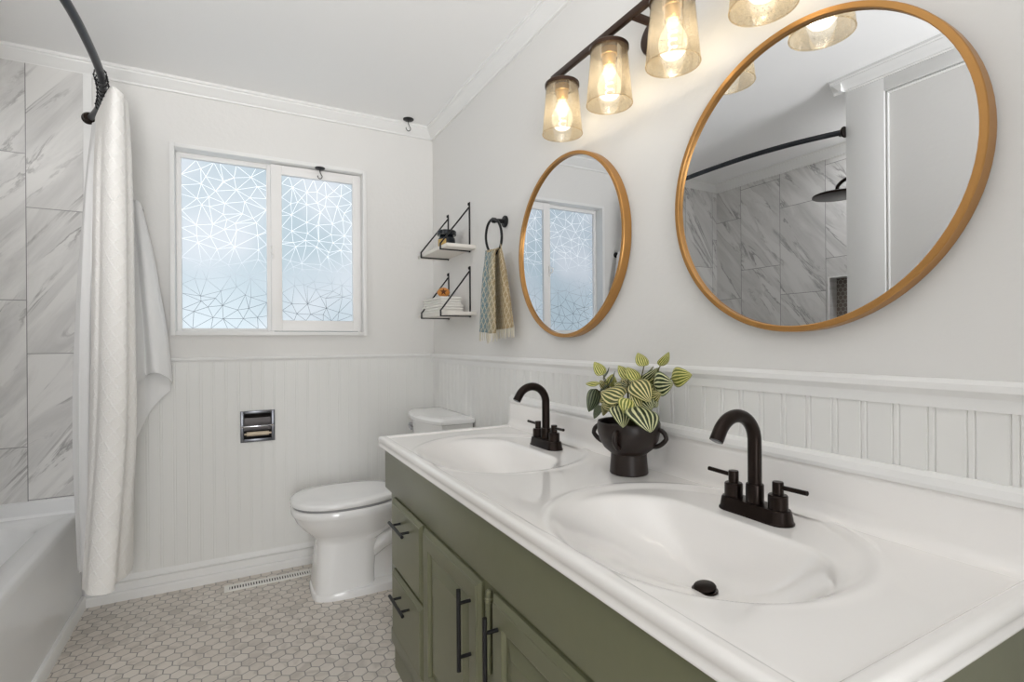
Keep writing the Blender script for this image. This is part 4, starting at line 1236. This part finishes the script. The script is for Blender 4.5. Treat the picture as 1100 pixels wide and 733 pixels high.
# front half, teal to tan, toward the room
gA = hang([
    [(xw - .012, 2.076, zt_ + .006), (xw - .018, 2.088, 1.47), (xw - .022, 2.104, 1.34), (xw - .022, 2.122, 1.222)],
    [(xw - .018, 2.052, zt_ - .004), (xw - .032, 2.060, 1.47), (xw - .036, 2.072, 1.34), (xw - .036, 2.086, 1.218)],
    [(xw - .016, 2.026, zt_ - .010), (xw - .024, 2.030, 1.47), (xw - .024, 2.034, 1.34), (xw - .024, 2.040, 1.214)],
    [(xw - .018, 2.000, zt_ - .008), (xw - .036, 1.998, 1.47), (xw - .040, 1.997, 1.34), (xw - .040, 1.996, 1.210)],
    [(xw - .014, 1.976, zt_ - .002), (xw - .022, 1.966, 1.47), (xw - .024, 1.960, 1.34), (xw - .024, 1.956, 1.210)],
], 0.0, 0.64, 'front_cloth', 'teal and tan front half')
gB = hang([
    [(xw + .014, 2.050, zt_ + .002), (xw + .024, 2.07, 1.47), (xw + .028, 2.08, 1.34), (xw + .030, 2.085, 1.228)],
    [(xw + .010, 2.010, zt_ - .002), (xw + .016, 2.015, 1.47), (xw + .018, 2.015, 1.34), (xw + .020, 2.015, 1.228)],
    [(xw + .004, 1.980, zt_ + .004), (xw + .004, 1.958, 1.47), (xw + .006, 1.945, 1.34), (xw + .006, 1.936, 1.228)],
    [(xw + .006, 1.968, zt_ + .012), (xw + .014, 1.938, 1.47), (xw + .018, 1.912, 1.34), (xw + .018, 1.896, 1.232)],
    [(xw + .000, 1.956, zt_ + .022), (xw + .010, 1.922, 1.47), (xw + .014, 1.894, 1.34), (xw + .016, 1.874, 1.236)],
], 0.66, 1.0, 'back_cloth', 'tan back half')
bm = nb()   # over the ring
cols = [[tuple(gA[0][k]), (xw + .0, gA[0][k].y * .5 + gB[0][k].y * .5 + .003, zt_ + .010 + .006 * sin(k)), tuple(gB[0][k])] for k in range(0, len(gA[0]), 6)]
cloth(bm, cols, 4, 4, 0.003)
lay = bm.verts.layers.float.new('across')
for v in bm.verts: v[lay] = 0.7
part('fold_over', bm, M_WOVEN, ht, angle=60)
rnd = random.Random(3)
for g in (gA, gB):
    bm = nb()
    for p in g[-1][::2]:
        q = p + Vector((rnd.uniform(-.003, .003), rnd.uniform(-.004, .004), -.034 - rnd.uniform(0, .010)))
        add_tube(bm, [p + Vector((0, 0, .003)), (p + q) / 2 + Vector((rnd.uniform(-.002, .002), rnd.uniform(-.002, .002), 0)), q], [0.0024, 0.0022, 0.0016], 5)
    part('fringe', bm, M_FRINGE, ht, kind='stuff', label='cream fringe')

# ================================================================== CEILING HOOKS
def ceil_hook(x, y, z, label, r=0.030):
    h = thing('ceiling_hook', label, 'hook', (x, y, z), 'small black hooks overhead')
    bm = nb(); add_lathe(bm, [(r, -.0004), (r, -.004), (r * .8, -.008), (.004, -.010)], (x, y, z), 28); part('plate', bm, M_BLACK, h)
    path = [(x, y, z - .008), (x, y, z - .026), (x + .006, y, z - .040), (x + .012, y, z - .052), (x + .008, y, z - .064), (x - .003, y, z - .068), (x - .012, y, z - .060), (x - .014, y, z - .050)]
    s_ = r / .030
    path = [(x + (p[0] - x) * s_, p[1], z + (p[2] - z) * s_) for p in path]
    bm = nb(); add_tube(bm, spline(path, 5), 0.0022, 8); part('hook', bm, M_BLACK, h)
ceil_hook(0.893, 2.865, ZC, 'black hook screwed to the ceiling near the back right corner')
ceil_hook(0.4245, 2.934, WZ1 - w_, 'small black hook under the top edge of the window casing', 0.026)

# ================================================================== POTTED PLANT
PX, PY = 0.946, 1.085
PZ = top_z(PX, PY) + 0.0003
pl = thing('potted_plant', 'striped-leaf houseplant in a dark brown footed pot with loop handles on the vanity top', 'plant', (PX, PY, PZ))
bm = nb()
add_lathe(bm, [(.050, 0), (.0515, .003), (.0475, .050), (.0475, .054), (.052, .058), (.066, .070), (.078, .090), (.084, .115), (.084, .136), (.082, .141), (.078, .139), (.077, .120), (.01, .118)], (PX, PY, PZ), 48)
part('pot', bm, M_POT, pl, angle=28)
for a in (-61.5, 28.5, 118.5, 208.5):
    u = Vector((cos(radians(a)), sin(radians(a)), 0))
    lp = []
    for q in range(17):
        b = radians(-100 + 200 * q / 16)
        lp.append(Vector((PX, PY, PZ + .100)) + u * (.081 + .021 * cos(b) - .012 * max(0.0, -sin(b))) + Vector((0, 0, .023 * sin(b))))
    bm = nb(); add_tube(bm, lp, 0.0062, 12); part('handle', bm, M_POT, pl)
bm = nb(); add_lathe(bm, [(.0765, .1205), (.06, .126), (.03, .129), (.001, .130)], (PX, PY, PZ), 24, cap=False); part('soil', bm, M_SOIL, pl)

def leaf(bm, base, tip, width, nrm, cup=0.25, droop=0.12, n=14, m_=10):
    ax = tip - base
    L = ax.length
    ax.normalize()
    nrm = (nrm - ax * nrm.dot(ax)).normalized()
    sd_ = ax.cross(nrm).normalized()
    uvl = bm.loops.layers.uv.verify()
    top = []; bot = []
    for i in range(n + 1):
        v = i / n
        w = width * 0.5 * (sin(pi * min(1.0, v ** 0.62 * 1.0)) ** 0.72) * (1.0 if v < .8 else 1.0) if 0 < v < 1 else 0.0006
        r1, r2 = [], []
        for j in range(m_ + 1):
            u = -1 + 2 * j / m_
            p = base + ax * (L * v) + sd_ * (w * u) + nrm * (-abs(u) ** 1.6 * w * cup + L * droop * (sin(pi * v * 0.9)) - L * droop * 0.7 * v * v)
            r1.append((bm.verts.new(p), u, v)); r2.append((bm.verts.new(p - nrm * 0.0007), u, v))
        top.append(r1); bot.append(r2)
    def quad(a, b, c, d):
        f = bm.faces.new([k[0] for k in (a, b, c, d)])
        for lo, k in zip(f.loops, (a, b, c, d)): lo[uvl].uv = (k[1], k[2])
    for i in range(n):
        for j in range(m_):
            quad(top[i][j], top[i][j + 1], top[i + 1][j + 1], top[i + 1][j])
            quad(bot[i][j + 1], bot[i][j], bot[i + 1][j], bot[i + 1][j + 1])
        quad(top[i][0], top[i + 1][0], bot[i + 1][0], bot[i][0])
        quad(top[i + 1][m_], top[i][m_], bot[i][m_], bot[i + 1][m_])
# each leaf: where it joins its stem, its tip, its width, its tone, how far it is turned about its own axis
LV = [
 ((0.946, 1.1923, 1.076), (0.936, 1.2203, 1.1145), 0.0381, 'L', 0.2),
 ((0.936, 1.1927, 1.0522), (0.916, 1.235, 1.053), 0.0685, 'L', 1.2),
 ((0.936, 1.2103, 1.0347), (0.916, 1.2202, 0.9671), 0.0469, 'B', -0.3),
 ((0.946, 1.2101, 1.0261), (0.956, 1.1464, 1.086), 0.0405, 'B', 1.6),
 ((0.966, 1.2176, 1.0629), (0.976, 1.1995, 1.0964), 0.0318, 'B', 1.6),
 ((0.966, 1.0444, 1.1068), (0.976, 1.0783, 1.1433), 0.0362, 'L', 0.1),
 ((0.946, 1.0843, 1.0717), (0.946, 1.1243, 1.1082), 0.0357, 'L', 0.2),
 ((0.936, 1.0402, 1.0711), (0.936, 1.0762, 1.1052), 0.0423, 'L', 0.3),
 ((0.976, 0.9966, 1.1083), (0.981, 0.9688, 1.1436), 0.029, 'L', 0.5),
 ((0.981, 0.9631, 1.0787), (0.976, 0.8948, 1.0908), 0.0509, 'L', 0.2),
 ((0.946, 0.9893, 1.0631), (0.956, 0.934, 1.0677), 0.0634, 'D', 0.35),
 ((0.966, 1.081, 1.0635), (0.976, 1.0168, 1.1039), 0.0419, 'D', 1.5),
 ((0.926, 1.0398, 1.0703), (0.911, 0.966, 1.0248), 0.0624, 'M', 0.2),
 ((0.906, 1.0609, 1.0257), (0.891, 1.1336, 1.0391), 0.0739, 'M', 0.4),
 ((0.886, 1.0126, 1.0277), (0.871, 1.0133, 0.9909), 0.0517, 'L', -0.1),
 ((0.896, 1.0679, 1.0035), (0.864, 1.0107, 0.959), 0.0579, 'D', -0.2),
 ((0.906, 1.0041, 1.0096), (0.871, 0.9212, 0.9611), 0.086, 'D', -0.2),
 ((0.911, 0.9994, 1.005), (0.901, 1.0225, 1.0438), 0.0398, 'M', 0.2),
 ((0.926, 1.0998, 0.9982), (0.906, 1.151, 0.9992), 0.0443, 'M', 0.2),
 ((0.956, 0.9998, 1.062), (0.956, 1.0002, 1.0187), 0.042, 'M', -0.2),
 ((0.926, 1.1514, 1.0032), (0.916, 1.1558, 0.9642), 0.0242, 'M', 0.0),
 ((0.936, 1.1935, 0.9876), (0.926, 1.2136, 0.9481), 0.0258, 'B', 0.6),
 ((0.966, 1.0448, 1.0633), (0.976, 1.0, 1.1021), 0.0373, 'D', 0.5),
 ((0.966, 1.1837, 1.0407), (0.976, 1.185, 1.078), 0.0364, 'L', 0.2),
 ((0.936, 1.0847, 1.0142), (0.916, 1.1311, 0.9826), 0.0509, 'D', 0.2),
 ((0.946, 1.0306, 1.0188), (0.946, 0.9667, 1.0413), 0.0506, 'M', 0.3),
 ((0.966, 1.0887, 1.0375), (0.966, 1.1345, 1.0705), 0.0493, 'M', 0.3),
 ((0.976, 1.0347, 1.0413), (0.986, 0.9971, 1.0826), 0.0433, 'M', 0.2),
 ((0.956, 1.1552, 1.0221), (0.936, 1.2019, 1.0002), 0.0517, 'M', 0.5),
 ((0.926, 1.0512, 1.0033), (0.906, 1.008, 0.9712), 0.0456, 'M', 0.1),
 ((0.946, 1.0166, 1.0298), (0.946, 0.9767, 1.0075), 0.0456, 'D', 0.2),
 ((0.966, 1.2007, 1.034), (0.966, 1.2308, 1.0594), 0.0301, 'M', 0.3),
 ((0.936, 1.0996, 1.0433), (0.926, 1.1389, 1.0252), 0.0459, 'M', 0.5),
 ((0.936, 1.0196, 1.0349), (0.926, 0.9756, 1.0019), 0.0455, 'D', 0.2),
 ((0.956, 1.0998, 1.0499), (0.946, 1.1427, 1.0578), 0.0409, 'D', 0.6),
 ((0.956, 1.0342, 1.0473), (0.956, 1.0623, 1.0851), 0.0352, 'M', 0.4),
]
ROOM = Vector((-0.4765, -0.8791, 0.25)).normalized()      # leaves face the open room and a little up
mats = {'L': M_LEAFL, 'M': M_LEAFM, 'D': M_LEAFD, 'B': M_LEAFBACK}
for (b, tp_, wd, tone, lean) in LV:
    B = Vector(b); Tt = Vector(tp_)
    ax = (Tt - B).normalized()
    nr = Matrix.Rotation(lean, 3, ax) @ ROOM
    bm = nb(); leaf(bm, B, Tt, wd, nr)
    lf = part('leaf', bm, mats[tone], pl, angle=80)
    o = Vector((PX + (B.x - PX) * .25, PY + (B.y - PY) * .25, PZ + .122))
    mid_ = (o + B) / 2 + Vector((0, 0, .012))
    bm = nb(); add_tube(bm, spline([o, mid_, B + (Tt - B) * 0.02], 6), 0.0015, 7); part('stem', bm, M_STEM, lf)
